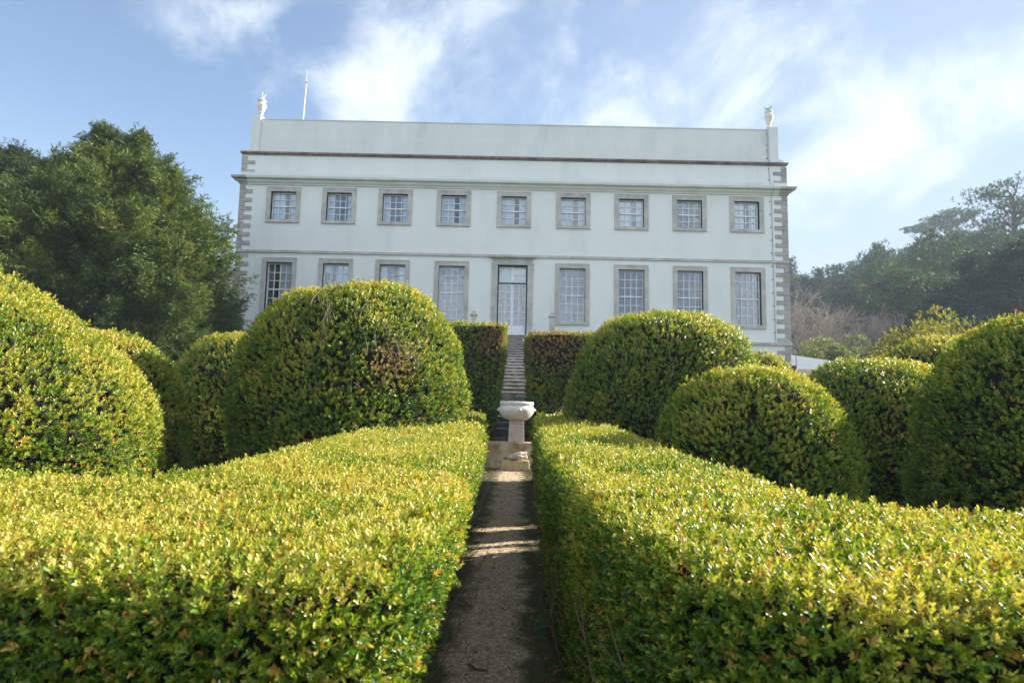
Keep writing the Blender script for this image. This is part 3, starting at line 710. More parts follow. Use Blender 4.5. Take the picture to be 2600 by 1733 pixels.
def window(i, x, O, I, rows, cov, upper):
    zb, zt, w = O; ib, it, iw = I
    mb = MB(); y0 = D; y1 = Yw + .26
    # stone surround: four mitred-looking pieces butted end to end, with a raised inner rib
    mb.box(x - w / 2, x + w / 2, y0, y1, it, zt); mb.box(x - w / 2, x - iw / 2, y0, y1, ib, it); mb.box(x + iw / 2, x + w / 2, y0, y1, ib, it)
    mb.box(x - w / 2, x + w / 2, y0, y1, zb, ib); mb.box(x - w / 2 - .0, x + w / 2, y0 - .03, y0, zb + .0, zb + .035)
    mb.box(x - w / 2 + .03, x + w / 2 - .03, y0 - .014, y0, zt - .05, zt - .02)
    g = pp(mb.build('window', M_STONE, palace, bevel=.008))
    # sash
    ys = Yw + .17; mb = MB(); b = .05; t = .015
    xa, xb = x - iw / 2 + .003, x + iw / 2 - .003; za, zc = ib + .003, it - .003
    mb.box(xa, xa + b, ys, ys + .05, za, zc); mb.box(xb - b, xb, ys, ys + .05, za, zc)
    mb.box(xa + b, xb - b, ys, ys + .05, zc - b, zc); mb.box(xa + b, xb - b, ys, ys + .05, za, za + b)
    mid = (za + zc) / 2; mb.box(xa + b, xb - b, ys - .02, ys + .05, mid - .028, mid + .028)
    for k in range(1, 4):
        xx = xa + b + (xb - xa - 2 * b) * k / 4; mb.box(xx - t, xx + t, ys + .005, ys + .04, za + b, mid - .022); mb.box(xx - t, xx + t, ys + .005, ys + .04, mid + .022, zc - b)
    for half in ((za + b, mid - .022), (mid + .022, zc - b)):
        for k in range(1, rows // 2):
            zz = half[0] + (half[1] - half[0]) * k / (rows // 2)
            mb.box(xa + b, xb - b, ys + .0075, ys + .0375, zz - t, zz + t)
    s = mb.build('sash', M_SASH, g); pass
    mb = MB(); mb.box(xa + b, xb - b, ys + .045, ys + .048, za + b, zc - b)
    s = mb.build('glass', M_GLASS, g); pass
    mb = MB(); W_ = xb - xa
    for (f0, f1, mm) in cov:
        if mm == 1: mb.box(xa + f0 * W_, xa + f1 * W_, ys + .065, ys + .075, za, zc, 1)
        elif mm == 2: curtain(mb, xa + f0 * W_, xa + f1 * W_, za, zc, ys + .10, seed=i, m=2)
        else: curtain(mb, xa + f0 * W_, xa + f1 * W_, za, zc, ys + .10, seed=i + 7, m=0)
    s = mb.build('curtain', [M_SHEER, M_BLIND, M_BEIGE], g); pass
for i, x in enumerate(WX):
    window(i, x, UO, UI, 4, UCOV[i], True)
    if i != 4: window(i + 20, x, LO, LI, 6, LCOV[i], False)
# door
mb = MB(); y0 = D - .02
mb.box(-.95, -.69, y0, Yw + .3, 5.12, 8.40); mb.box(.69, .95, y0, Yw + .3, 5.12, 8.40); mb.box(-.90, .90, y0, Yw + .3, 8.40, 8.69)
mb.box(-.965, -.95, y0, Yw + .3, 7.94, 8.40); mb.box(.95, .965, y0, Yw + .3, 7.94, 8.40)
mb.box(-.98, -.90, y0 - .02, Yw, 8.4, 8.46); mb.box(.90, .98, y0 - .02, Yw, 8.4, 8.46)
mb.frus((-.93, .93, y0 - .05, Yw + .2, 8.69), (-1.0, 1.0, y0 - .14, Yw + .2, 8.72)); mb.box(-1.05, 1.05, y0 - .2, Yw + .2, 8.72, 8.83)
door = pp(mb.build('door', M_STONE, palace, bevel=.008))
def dsub(mb, nm, m):
    s = mb.build(nm, m, door); pass; return s
yd = Yw + .16
mb = MB(); mb.box(-.689, -.63, yd, yd + .1, 5.12, 8.4); mb.box(.63, .689, yd, yd + .1, 5.12, 8.4); mb.box(-.63, .63, yd, yd + .1, 8.34, 8.4); mb.box(-.63, .63, yd, yd + .1, 7.54, 7.61)
dsub(mb, 'door_frame', M_GREENP)
for s_ in (-1, 1):
    a, b = (-.63, -.004) if s_ < 0 else (.004, .63); mb = MB(); ya = yd + .03; st = .055
    mb.box(a, a + st, ya, ya + .05, 5.14, 7.54); mb.box(b - st, b, ya, ya + .05, 5.14, 7.54); mb.box(a + st, b - st, ya, ya + .05, 7.48, 7.54); mb.box(a + st, b - st, ya, ya + .05, 5.14, 5.60)
    mb.box(a + st + .04, b - st - .04, ya - .012, ya, 5.20, 5.54)
    m_ = (a + b) / 2; mb.box(m_ - .012, m_ + .012, ya + .005, ya + .04, 5.60, 7.48)
    for k in range(1, 6): zz = 5.6 + 1.88 * k / 6; mb.box(a + st, b - st, ya + .0075, ya + .0375, zz - .011, zz + .011)
    dsub(mb, 'door_leaf', M_SASH)
mb = MB(); ya = yd + .03; mb.box(-.63, .63, ya, ya + .05, 7.61, 7.64); mb.box(-.63, .63, ya, ya + .05, 8.31, 8.34); mb.box(-.06, .06, ya - .01, ya + .05, 7.64, 8.31)
for xx in (-.34, .34): mb.box(xx - .012, xx + .012, ya + .005, ya + .04, 7.64, 8.31)
mb.box(-.63, -.06, ya + .0075, ya + .0375, 7.965, 7.987); mb.box(.06, .63, ya + .0075, ya + .0375, 7.965, 7.987)
dsub(mb, 'transom_window', M_SASH)
mb = MB(); mb.box(-.57, -.06, yd + .07, yd + .073, 5.6, 7.48); mb.box(.06, .57, yd + .07, yd + .073, 5.6, 7.48); mb.box(-.62, .62, yd + .07, yd + .073, 7.64, 8.31)
dsub(mb, 'glass', M_GLASS)
mb = MB(); curtain(mb, -.6, .6, 5.6, 7.5, yd + .2, seed=3, m=0); mb.box(-.62, .62, yd + .2, yd + .22, 7.62, 8.33, 1)
dsub(mb, 'curtain', [M_SHEER, M_BLIND])

# urns with metal agaves on the pedestals
def urn(cx, label, leaves_, lmat):
    root = empty('roof_urn', (cx, Yw + .2, 15.37)); tag(root, label, 'urn', 'urns on the parapet corners')
    mb = MB(); mb.box(-.13, .13, -.13, .13, 0, .05); mb.build('base', M_URN, root, bevel=.01)
    mb = MB(); prof = [(.09, .05), (.085, .10), (.06, .15), (.065, .19), (.12, .21), (.13, .24), (.09, .26), (.11, .30), (.17, .42), (.215, .55), (.22, .63), (.19, .69), (.12, .72), (.11, .76), (.15, .79), (.20, .83), (.19, .87), (.10, .87)]
    mb.lathe(prof, n=28); mb.build('vase', M_URN, root, smooth=True)
    mb = MB()
    for (dx_, dy_, h_, bend) in leaves_:
        pts = [(dx_ * t ** bend * 1.0, dy_ * t ** bend, .84 + h_ * t) for t in (0, .3, .6, .85, 1)]
        mb.tube(pts, [.03, .038, .03, .016, .004], 5)
    mb.build('agave_leaves', lmat, root)
urn(-12.22, 'pale sunlit urn with agave leaves on the left end of the parapet', [(.01, 0, .48, 1), (.20, .05, .38, 1.6), (-.06, .08, .22, 1.3), (.05, -.08, .2, 1.2)], M_URN)
urn(12.14, 'greyish urn with green agave leaves on the right end of the parapet', [(0, 0, .40, 1), (.19, 0, .34, 1.3), (-.22, .03, .26, 1.2), (.27, .1, .24, 1.3), (-.08, -.06, .28, 1), (.08, -.1, .3, 1)], M_AGAVE)
b0 = at(770, 300, 31.5); j0 = at(778, 212, 31.5); t0_ = at(779.5, 180, 31.5)
pole = empty('roof_mast', (b0.x, 31.5, 13.8)); tag(pole, 'thin white lightning rod rising behind the parapet', 'lightning rod')
q = lambda v: Vector((v.x - b0.x, 0, v.z - 13.8))
mb = MB(); mb.tube([(-.05, 0, 0), q(b0), q(j0)], [.03, .028, .024], 8); mb.build('pole', M_WHITEMET, pole)
mb = MB(); mb.tube([q(j0), q(j0) + Vector((0, 0, .09))], .042, 8); mb.build('collar', M_CABLE, pole)
mb = MB(); mb.tube([q(j0) + Vector((0, 0, .09)), q(t0_)], [.02, .008], 6); mb.build('rod_tip', M_WHITEMET, pole)

# ================================================================ stairs, fountain and walls
st = empty('garden_stairs', (0.1, 16, 0)); tag(st, 'long straight flight of dark weathered stone steps climbing to the palace door', 'stairs')
STI = Matrix.Translation((-.1, -16, 0))
mbr = MB(); mbt = MB(); rs = random.Random(4)
n = 27; z0, dz, Y0, dY = 1.245, (5.12 - 1.245) / 27, 16.0, (28.75 - 16) / 27
for k in range(n + 1):
    z = z0 + dz * k; Y = Y0 + dY * k; y2 = Y + dY + .03 if k < n else D
    mbr.box(-1.2, 1.1, Y, y2, .3 if k == 0 else z - 2 * dz, z - .035)
    mbt.box(-1.2, 1.1, Y - .028, y2 - .025 if k < n else D + .1, z - .033, z + rs.uniform(-.003, .003))
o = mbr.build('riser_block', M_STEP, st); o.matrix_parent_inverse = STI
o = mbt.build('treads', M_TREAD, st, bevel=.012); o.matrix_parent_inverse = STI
# grey rendered wall under the first step, seen behind the fountain
o = tag(MB().box(-1.1, 1.3, 15.6, 15.97, .3, 1.02).build('retaining_wall', M_CONCRETE, bevel=.01), 'low grey rendered wall in shade between the fountain and the first stone step', 'wall')

fx, fy = .09, 14.25
zg = float(gz(14.0))
low = tag(MB().box(-.75, .85, 14.0, 14.5, .2, .99).build('stained_wall', M_STAINED, bevel=.02), 'stained ochre rendered wall carrying the stone bowl fountain', 'wall')
f_ = at(1310, 1132, fy); fx = f_.x
fnt = empty('stone_fountain', (fx, fy, .99)); tag(fnt, 'pale marble bowl fountain with small knobs on a square pink stone pillar', 'fountain')
mb = MB(); mb.frus((-.175, .175, -.17, .17, 0), (-.16, .16, -.16, .16, .475)); mb.build('pillar', M_PINK, fnt, bevel=.008)
mb = MB()
prof = [(.15, .475), (.22, .485), (.28, .52), (.335, .575), (.375, .64), (.395, .70), (.392, .74), (.365, .775), (.355, .80), (.372, .815), (.380, .835), (.378, .865), (.362, .88), (.33, .872), (.32, .82), (.25, .72), (.1, .66)]
mb.lathe(prof, n=56); mb.build('bowl', M_BOWL, fnt, smooth=True)
for a_ in (-88, 2, 92, 182):
    mb = MB(); c = Vector((math.cos(R(a_ + 8)), math.sin(R(a_ + 8)), 0)); p_ = c * .385
    mb.tube([p_ + Vector((0, 0, .70)), p_ + c * .02 + Vector((0, 0, .70)), p_ + c * .045 + Vector((0, 0, .70)), p_ + c * .055 + Vector((0, 0, .70))], [.03, .034, .026, .008], 10)
    mb.build('knob', M_BOWL, fnt, smooth=True)
blk = tag(MB().frus((-.31, .31, -.12, .14, 0), (-.29, .29, -.11, .13, .22)).build('stone_block', M_OCHRE, bevel=.02, loc=(at(1308, 1180, 13.75).x, 13.72, float(gz(13.7)) - .0)), 'squared ochre stone block standing on the path before the fountain', 'stone block')
# rock
def rock():
    nu, nv = 16, 26
    u = np.linspace(-np.pi / 2, np.pi / 2, nu); v = np.linspace(0, 2 * np.pi, nv, endpoint=False)
    U, Vv = np.meshgrid(u, v, indexing='ij')
    P = np.stack([np.cos(U) * np.cos(Vv), np.cos(U) * np.sin(Vv), np.sin(U)], -1).reshape(-1, 3)
    r = 1 + noise3(P + 3, 1.6) * .30 + noise3(P + 9, 4) * .16
    P = P * r[:, None] * np.array([.215, .10, .085]); P[:, 2] = np.maximum(P[:, 2], -.07) + .07
    P[:, 2] *= 1 + P[:, 0] * 1.2
    o = link('rock', np_mesh('rock', P, grid_quads(nu, nv, True)[:, ::-1], M_ROCK, smooth=True))
    o.location = (at(1314, 1160, 13.7).x, 13.72, float(gz(13.7)) + .222); tag(o, 'rough pitted pale rock lying on the ochre stone block', 'rock')
rock()
# green pipe railing behind the bowl
rl = empty('pipe_railing', (0, 15.0, .5)); tag(rl, 'thin green metal pipe railing standing behind the bowl fountain', 'railing')
RI = Matrix.Translation((0, -15.0, -.5)); yr = 15.0
def rp(*pts): return [tuple(at(px, py, yr)) for px, py in pts]
for nm, pts, r_ in (('post', rp((1306, 1006), (1303, 1180)), .016), ('rail', rp((1248, 1004), (1366, 1008)), .011), ('brace', rp((1306, 1008), (1268, 1026)), .010), ('brace', rp((1308, 1009), (1368, 1043)), .012), ('brace', rp((1244, 1055), (1303, 1090)), .011), ('brace', rp((1303, 1090), (1362, 1053)), .011)):
    mb = MB(); mb.tube(pts, r_, 8); o = mb.build(nm, M_RAIL, rl); o.matrix_parent_inverse = RI
o = MB().tube([at(1306, 1004, yr), at(1306, 1009, yr)], .026, 8).build('finial', M_RAIL, rl); o.matrix_parent_inverse = RI

# small stone pillars on the terrace beside the door
for px, label in ((1203, 'small capped stone pillar left of the palace door, behind the hedge'), (1402, 'small capped stone pillar right of the palace door, behind the dry hedge top')):
    p_ = at(px, 800, 27.4); r_ = empty('stone_pillar', (p_.x, 27.4, 4.6)); tag(r_, label, 'pillar', 'stone pillars of the terrace')
    mb = MB(); mb.box(-.11, .11, -.11, .11, -.8, 1.12); mb.build('shaft', M_STONE, r_, bevel=.01)
    mb = MB(); mb.frus((-.12, .12, -.12, .12, 1.12), (-.155, .155, -.155, .155, 1.16)); mb.box(-.155, .155, -.155, .155, 1.16, 1.21); mb.frus((-.15, .15, -.15, .15, 1.21), (-.07, .07, -.07, .07, 1.29)); mb.box(-.07, .07, -.07, .07, 1.29, 1.35)
    mb.build('cap', M_STONE, r_, bevel=.008)
# terrace block under the facade
tag(MB().box(-14, 1.0 - 2.4, 27.2, 28.9, 2.8, 4.55).build('terrace_bank', M_GROUND), 'low earth terrace bank at the foot of the palace wall, left of the steps', 'bank')
tag(MB().box(1.6, 12.2, 27.2, 28.9, 2.8, 3.86).build('terrace_bank', M_GROUND), 'low earth terrace bank at the foot of the palace wall, right of the steps', 'bank')
# walls on either side of the palace
mb = MB(); v = [(-12.95, 30.0), (-19.5, 27.5)]
mb.add([(-12.95, 30.0, 2), (-20.5, 27.0, 2), (-20.5, 27.5, 2), (-12.95, 30.5, 2), (-12.95, 30.0, 7.2), (-20.5, 27.0, 5.2), (-20.5, 27.5, 5.2), (-12.95, 30.5, 7.2)], [(0, 3, 2, 1), (4, 5, 6, 7), (0, 1, 5, 4), (1, 2, 6, 5), (2, 3, 7, 6), (3, 0, 4, 7)][0:6])
tag(mb.build('rubble_wall', M_MASONRY), 'dark mossy rubble wall joining the left corner of the palace behind the yew', 'wall')
wb = empty('side_building', (-16.5, 37, 3.8)); tag(wb, 'warm plastered side building glimpsed between the yew and the palace corner', 'building')
mb = MB(); mb.box(-3, 1.2, -2, 6, -1, 5.2); mb.build('wall', M_WARMWALL, wb)
mb = MB(); mb.frus((-3.2, 1.4, -2.2, 6.2, 5.2), (-1.5, -.3, 1, 3, 6.2)); mb.build('roof', M_ROOF, wb)
mb = MB(); P0 = (13.1, 29.6); P1 = (19.5, 31.6)
mb.add([(P0[0], P0[1], 2), (P1[0], P1[1], 2), (P1[0] - .15, P1[1] + .2, 2), (P0[0] - .1, P0[1] + .2, 2), (P0[0], P0[1], 4.55), (P1[0], P1[1], 4.05), (P1[0] - .15, P1[1] + .2, 4.05), (P0[0] - .1, P0[1] + .2, 4.55)],
       [(0, 3, 2, 1), (4, 5, 6, 7), (0, 1, 5, 4), (1, 2, 6, 5), (2, 3, 7, 6), (3, 0, 4, 7)])
ww = tag(mb.build('white_screen_wall', M_WHITEWALL), 'smooth white screen wall running back from the right corner of the palace', 'wall')
tag(MB().tube([(13.25, 29.5, 2.5), (13.25, 29.5, 4.6)], .02, 6).build('drain_pipe', M_CABLE), 'thin grey downpipe at the near end of the white screen wall', 'pipe')
#@@GREEN

# ================================================================ hedges along the path
topz = lambda p: 1.20 + .03 * max(p[1], 0) 
SA = np.array([math.cos(SUN_AZ), math.sin(SUN_AZ)])
def slit(P, core=False):
    """narrow bare gaps low in the right hedge, where the sun gets through to the path"""
    x, y, z = P[:, 0], P[:, 1], P[:, 2]
    off = (-(x - .6) * SA[1] + y * SA[0])
    r = np.zeros(len(P), bool)
    for c, w in ((6.36, .06), (6.62, .11), (6.90, .06), (7.65, .09)):
        r |= (np.abs(off - c) < w * (1.6 if core else 1.0)) & (z < 1.0 + .03 * y)
    return r
Rt_A = [(7, 1.30), (4, 1.38), (2.5, 1.43), (1.6, 1.45), (1.1, 1.46), (.82, 1.47), (.66, 1.55), (.53, 1.75), (.42, 2.1), (.36, 2.5), (.31, 3.5), (.28, 5.6), (.35, 8), (.43, 10), (.47, 12.2)]
Rt_B = [(7, 2.42), (4, 2.48), (2.5, 2.54), (2.0, 2.57), (1.75, 2.58), (1.6, 2.6), (1.5, 2.64), (1.44, 2.7), (1.4, 2.8), (1.4, 2.95), (1.4, 3.9), (1.4, 5.8), (1.42, 8), (1.48, 10), (1.55, 12.2)]
ribbon_hedge('knee-turned clipped hedge right of the gravel path, shaded side towards the camera', Rt_A, Rt_B, topz, group='low hedges lining the path', relief=.6, rnd=.11, coredepth=.095, insA=.08, seed=1, bare=150, slit=slit, lump=.022, flip=False, cover=1.0)
Lf_A = [(-7, 1.74), (-4, 1.66), (-2.5, 1.62), (-1.5, 1.58), (-1.0, 1.54), (-.70, 1.48), (-.45, 1.48), (-.30, 1.60), (-.23, 1.85), (-.21, 2.4), (-.21, 3.5), (-.22, 5), (-.32, 8), (-.42, 10), (-.50, 12.4)]
Lf_B = [(-7, 3.35), (-4, 3.28), (-2.9, 3.2), (-2.3, 3.15), (-2.0, 3.10), (-1.85, 3.1), (-1.75, 3.12), (-1.68, 3.2), (-1.64, 3.3), (-1.62, 3.5), (-1.62, 4.2), (-1.65, 5.2), (-1.68, 8), (-1.68, 10), (-1.7, 12.4)]
ribbon_hedge('knee-turned clipped hedge left of the gravel path, its inner side sunlit', Lf_A, Lf_B, topz, group='low hedges lining the path', relief=.6, rnd=.11, coredepth=.095, insP=1.0, insA=.36, seed=2, bare=110, lump=.022, flip=True, cover=1.0, tint=.04)
# tall hedges flanking the foot of the stairs
ft = lambda p: 3.73
def battered(label, xi_top, xi_bot, xo, y0, y1, zt, seed, flip, dead=(), group='tall hedges flanking the stairs', **kw):
    A = [(xi_top, y0 + .0), (xi_top, y0 + (y1 - y0) / 2), (xi_top, y1)]; B = [(xo, y0), (xo, y0 + (y1 - y0) / 2), (xo, y1)]
    return ribbon_hedge(label, A, B, lambda p: zt, name='tall_hedge', group=group, insA=xi_bot - xi_top if not flip else xi_top - xi_bot, seed=seed, flip=flip, startcap=True, step=.25, rnd=.08, dead=dead, lump=.05, k=.0030, **kw)
battered('tall square-cut green hedge on the left of the stone steps', -.14, -.48, -2.2, 15.0, 17.2, 3.70, 5, True, dead=[(-.45, 15.0, 3.3, .5, .25)], tint=-.02)
battered('tall square-cut hedge right of the stone steps, its top dried brown', .40, .52, 2.35, 15.0, 17.2, 3.55, 6, False, dead=[(.75, 15.0, 3.3, .8, .25), (1.25, 15.0, 3.2, .75, .25)], tint=-.02)

# ================================================================ domes
dome('huge rounded topiary bush cut off by the left edge of the photo, brightly sunlit', -5.38, 5.9, 2.06, 1.9, 2.78, p=2.45, seed=1, k=.0046, stems=14, tint=.07, dead=[(-3.9, 4.35, 1.95, .34, .8), (-4.3, 4.3, 1.75, .34, .8)])
dome('largest round topiary bush, just left of the fountain and stairs, right half sunlit', -2.10, 8.7, 1.60, 1.7, 3.34, p=2.8, seed=2, lump=.12, k=.0044, stems=34, tint=.0, dead=[(-1.30, 7.35, 2.2, .42, .30), (-2.0, 7.0, 2.75, .3, .2)])
dome('sunlit-topped topiary bush behind the huge left one, half in shade', -5.2, 8.2, 1.15, 1.2, 2.50, p=2.6, seed=3, k=.0040, tint=.05)
dome('low rounded bush peeping out left of the largest topiary', -5.05, 11.9, 1.4, 1.4, 2.95, p=2.7, seed=4, k=.0036, tint=.05)
dome('broad round topiary bush right of the stairs, dark front and sunlit right slope', 2.52, 10.6, 1.72, 1.6, 3.34, p=2.7, seed=5, k=.0040, stems=26, tint=-.02)
dome('smaller round topiary bush in front, beside the turn of the right hedge', 2.50, 6.6, 1.05, 1.05, 2.12, p=2.55, seed=6, k=.0048, stems=18, tint=.0)
dome('round topiary bush between the small front one and the right-hand giant', 5.40, 9.4, 1.45, 1.2, 2.54, p=2.8, seed=7, k=.0042, stems=10, tint=.0)
dome('giant topiary bush cut off by the right edge of the photo', 5.72, 6.5, 1.60, 1.45, 2.76, p=2.4, seed=8, k=.0046, stems=16, tint=-.03)
dome('small dome of clipped bush low against the right corner of the palace', 6.2, 15.5, .92, .8, 3.26, zb=.7, p=2.3, seed=9, k=.0034)
dome('far clipped mound sloping up behind the right-hand giant topiary', 8.15, 12.0, 1.75, 1.3, 3.28, p=2.1, seed=10, k=.0038, tint=.02)

# ================================================================ broad shrub with orange tips
def blob_crown(nblob, R3, ctr, rs, leafL, per, flat=1.0, mat=None, name='crown', parent=None, tint0=.45, rb=.35, nl=5, wid=.5, up=.3, droop=0.0, inner=.55, shell=True):
    """crown of leafy clumps spread in an ellipsoid"""
    R3 = np.array(R3); ctr = np.array(ctr)
    d = norm(rs.normal(0, 1, (nblob, 3))); rad = (inner + (1 - inner) * rs.random(nblob) ** .6)[:, None]
    C = d * rad * R3
    C = C[C[:, 2] > -R3[2] * .85]
    nb = len(C); r = rb * R3.mean() * rs.uniform(.6, 1.25, nb)
    k = per
    dd = norm(rs.normal(0, 1, (nb, k, 3)) + np.array([0, 0, .35])); rr = (.6 + .4 * rs.random((nb, k)) ** .5)
    P = C[:, None] + dd * (r[:, None] * rr)[..., None] * np.array([1, 1, flat])
    Nr = norm(dd + norm(C)[:, None] * .4)
    P = P.reshape(-1, 3) + ctr; Nr = Nr.reshape(-1, 3)
    tb = np.repeat(rs.normal(tint0, .12, nb), k) + rs.normal(0, .08, nb * k) + Nr[:, 2] * .12
    L = np.full(len(P), leafL) * rs.uniform(.7, 1.3, len(P))
    PP, DD, NN, LL = sprigs(P, Nr, L, n=nl, upbias=up - droop, shoot=1.2, jit=.5, rs=rs)
    Vv, Ff = leaves(PP, DD, NN, LL, wid=wid)
    tl = np.clip(np.repeat(tb, nl) + rs.normal(0, .06, len(PP)), 0, 1)
    me = np_mesh(name, Vv, Ff, mat, np.repeat(tl, 2)); return me
def limbs(mb, h0, h1, rad, spread, n, rs, r0=.12, base=(0, 0, 0)):
    b = Vector(base)
    for i in range(n):
        z = h0 + (h1 - h0) * rs.random(); a = rs.random() * 6.28; L = spread * rs.uniform(.6, 1)
        p0 = b + Vector((0, 0, z)); p1 = p0 + Vector((math.cos(a) * L * .5, math.sin(a) * L * .5, L * .25)); p2 = p0 + Vector((math.cos(a) * L, math.sin(a) * L, L * .55))
        mb.tube([p0, p1, p2], [r0 * .45, r0 * .3, r0 * .12], 5)
def shrub(label, loc, R3, seed, leafL, n=60, per=60, mat=None, cat='shrub', name='leafy_shrub', tint0=.5, group=None):
    rs = np.random.default_rng(seed); rd = random.Random(seed)
    root = empty(name, loc); tag(root, label, cat, group)
    link('crown', blob_crown(n, R3, (0, 0, R3[2] * .9), rs, leafL, per, mat=mat or M_SHRUB, tint0=tint0, rb=.3), None, root)
    mb = MB()
    for i in range(9):
        a = rd.random() * 6.28; mb.tube([(0, 0, -.2), (math.cos(a) * .3 * R3[0], math.sin(a) * .3 * R3[1], R3[2] * .7), (math.cos(a) * .6 * R3[0], math.sin(a) * .6 * R3[1], R3[2] * 1.4)], [.05, .035, .01], 5)
    mb.build('stems', M_BARK, root); return root
shrub('loose orange-tipped shrub rising behind the far clipped mound on the right', (10.05, 14.6, .8), (1.75, 1.2, 1.65), 21, .07, n=90, per=70, tint0=.55)
shrub('olive green shrub on the left behind the white screen wall', (at(2095, 900, 42).x, 42, 3.4), (1.7, 1.3, 1.75), 22, .14, n=60, per=50, tint0=.25, group='shrubs behind the white wall')
shrub('dark rounded shrub behind the white screen wall, right of the olive one', (at(2175, 900, 44).x, 44, 3.4), (2.2, 1.4, 1.9), 23, .15, n=60, per=50, tint0=.2, group='shrubs behind the white wall')
shrub('pale yellowish bush under the bare trees near the ferny palm', (at(2290, 900, 40).x, 40, 3.3), (2.2, 1.3, 1.5), 24, .14, n=60, per=50, tint0=.35)

# ================================================================ yews on the left
def conifer_big(label, loc, h, rad, seed, nbr=230, name='yew_tree', cat='tree', mat=None, spray=.14, group=None, tint0=.45, elev=(5, 50), env=None, zlo=.10, tw=.45):
    rs = np.random.default_rng(seed); root = empty(name, loc); tag(root, label, cat, group)
    mb = MB(); mb.tube([(0, 0, -.5), (.1, 0, h * .3), (0, .1, h * .65), (0, 0, h * .93)], [h * .035, h * .027, h * .014, .03], 10)
    Ps, Ns, Ts, As = [], [], [], []
    for i in range(nbr):
        u = zlo + (1 - zlo) * (i + rs.random()) / nbr
        e = env(u)
        Rr = rad * e * rs.uniform(.66, 1.14)
        a = rs.random() * 2 * np.pi; el = R(elev[0] + (elev[1] - elev[0]) * u + rs.normal(0, 8))
        d = np.array([math.cos(a), math.sin(a), math.tan(el) * .6])
        L = max(Rr, .16 * rad); z0_ = max(.1, h * u - L * d[2] * .85); p0 = np.array([0, 0, z0_])
        side = np.array([-math.sin(a), math.cos(a), 0]); tb = rs.normal(tint0, .16)
        # side shoots: feathery fingers, upturned at the tip
        nf = int(5 + L * 2.6)
        for j in range(nf):
            t = 1.0 if j == 0 else rs.uniform(.30, .98); b0 = p0 + d * L * t; b0[2] += .10 * L * math.sin(t * 2.6)
            fl = (.30 + .45 * (1 - t)) * min(L, 3.2) * rs.uniform(.5, 1.1) + .25
            fd = norm((norm(d[None])[0] * rs.uniform(.5, 1.2) + side * rs.normal(0, .75) + np.array([0, 0, rs.normal(.12, .28)]))[None])[0]
            k = int(5 + fl * 11); q = rs.random(k) ** .8
            c = b0 + fd * (fl * q)[:, None]; c[:, 2] += .30 * fl * q ** 2
            c = c + rs.normal(0, 1, (k, 3)) * ((.17 * (1.15 - q)) * (.5 + .5 * fl))[:, None] * np.array([1, 1, .7])
            Ps.append(c); Ns.append(norm(fd + np.array([0, 0, .15]) + rs.normal(0, .35, (k, 3)))); Ts.append(np.full(k, tb + rs.normal(0, .06)))
        if i % 3 == 0: mb.tube([p0, p0 + d * L * .5 + np.array([0, 0, .1 * L]), p0 + d * L * .95], [.02 * L + .03, .012 * L + .02, .01], 5)
    P = np.concatenate(Ps); Nr = np.concatenate(Ns); T = np.concatenate(Ts)
    # each spot is a small drooping spray: expand into several twigs
    m = 3
    P = np.repeat(P, m, 0) + rs.normal(0, spray * .8, (len(P) * m, 3)); Nr = norm(np.repeat(Nr, m, 0) + rs.normal(0, .35, (len(P), 3))); T = np.repeat(T, m)
    L = np.full(len(P), spray) * rs.uniform(.7, 1.3, len(P))
    PP, DD, NN, LL = sprigs(P, Nr, L, n=8, upbias=-.12, shoot=1.7, spread=.55, jit=.3, rs=rs)
    Vv, Ff = leaves(PP, DD, NN, LL, wid=.19)
    tl = np.clip(np.repeat(T, 8) + rs.normal(0, .12, len(PP)) + np.clip(DD[:, 2], -1, 1) * .05, 0, 1)
    link('crown', np_mesh('crown', Vv, Ff, mat or M_YEW, np.repeat(tl, 2)), None, root)
    mb.build('trunk', M_BARK, root); print(name, len(PP)); return root
yp_ = at(262, 900, 21.5)
yenv = lambda u: (0.62 + u * 1.1 if u < .35 else (1 - ((u - .35) / .68) ** 1.4)) 
conifer_big('great bushy yew with upturned branch tips, left of the palace', (yp_.x, 21.5, 2.2), 8.5, 3.45, 31, nbr=270, env=yenv)
yp_ = at(-30, 900, 25)
conifer_big('darker yew behind and left of the great one, at the photo edge', (yp_.x, 25, 2.5), 8.9, 5.0, 32, nbr=210, env=yenv, tint0=.18)
yp_ = at(430, 900, 25)
conifer_big('lower dark yew filling the gap between the great yew and the rubble wall', (yp_.x, 24.5, 2.5), 4.8, 2.3, 33, nbr=120, env=yenv, tint0=.3)

# ================================================================ hillside
def hill_z(x, y):
    x = np.asarray(x, float); y = np.asarray(y, float)
    s = x / np.maximum(y, 1)
    yr_ = np.interp(s, [.2, .44, .56, .68, .80, 1.2], [360, 320, 250, 180, 125, 90])
    k = np.interp(s, [.1, .25, .44, .56, .68, .8, 1.2], [.0, .085, .165, .20, .255, .28, .30])
    yy = np.minimum(y, yr_) - 42
    base = np.clip(yy, 0, None) * k
    over = np.clip(y - yr_, 0, None)
    return 3.0 + base - over * .10
def build_hill():
    xs = np.linspace(5, 700, 110) ; ys = np.linspace(42, 620, 120)
    X, Y = np.meshgrid(xs, ys, indexing='ij')
    Z = hill_z(X, Y) + noise3(np.stack([X, Y, X * 0], -1), .03) * 3 * np.clip((Y - 60) / 80, 0, 1)
    Z = np.maximum(Z, 2.5)
    o = link('hill', np_mesh('hill', np.stack([X, Y, Z], -1).reshape(-1, 3), grid_quads(len(xs), len(ys)), M_HILL, smooth=True)); o['kind'] = 'structure'
M_HILL = rough_mat('hillside_undergrowth', (0.018, 0.022, 0.012), (0.05, 0.06, 0.025), scale=.12, rough=1, bump=.5, bscale=.8)
build_hill()

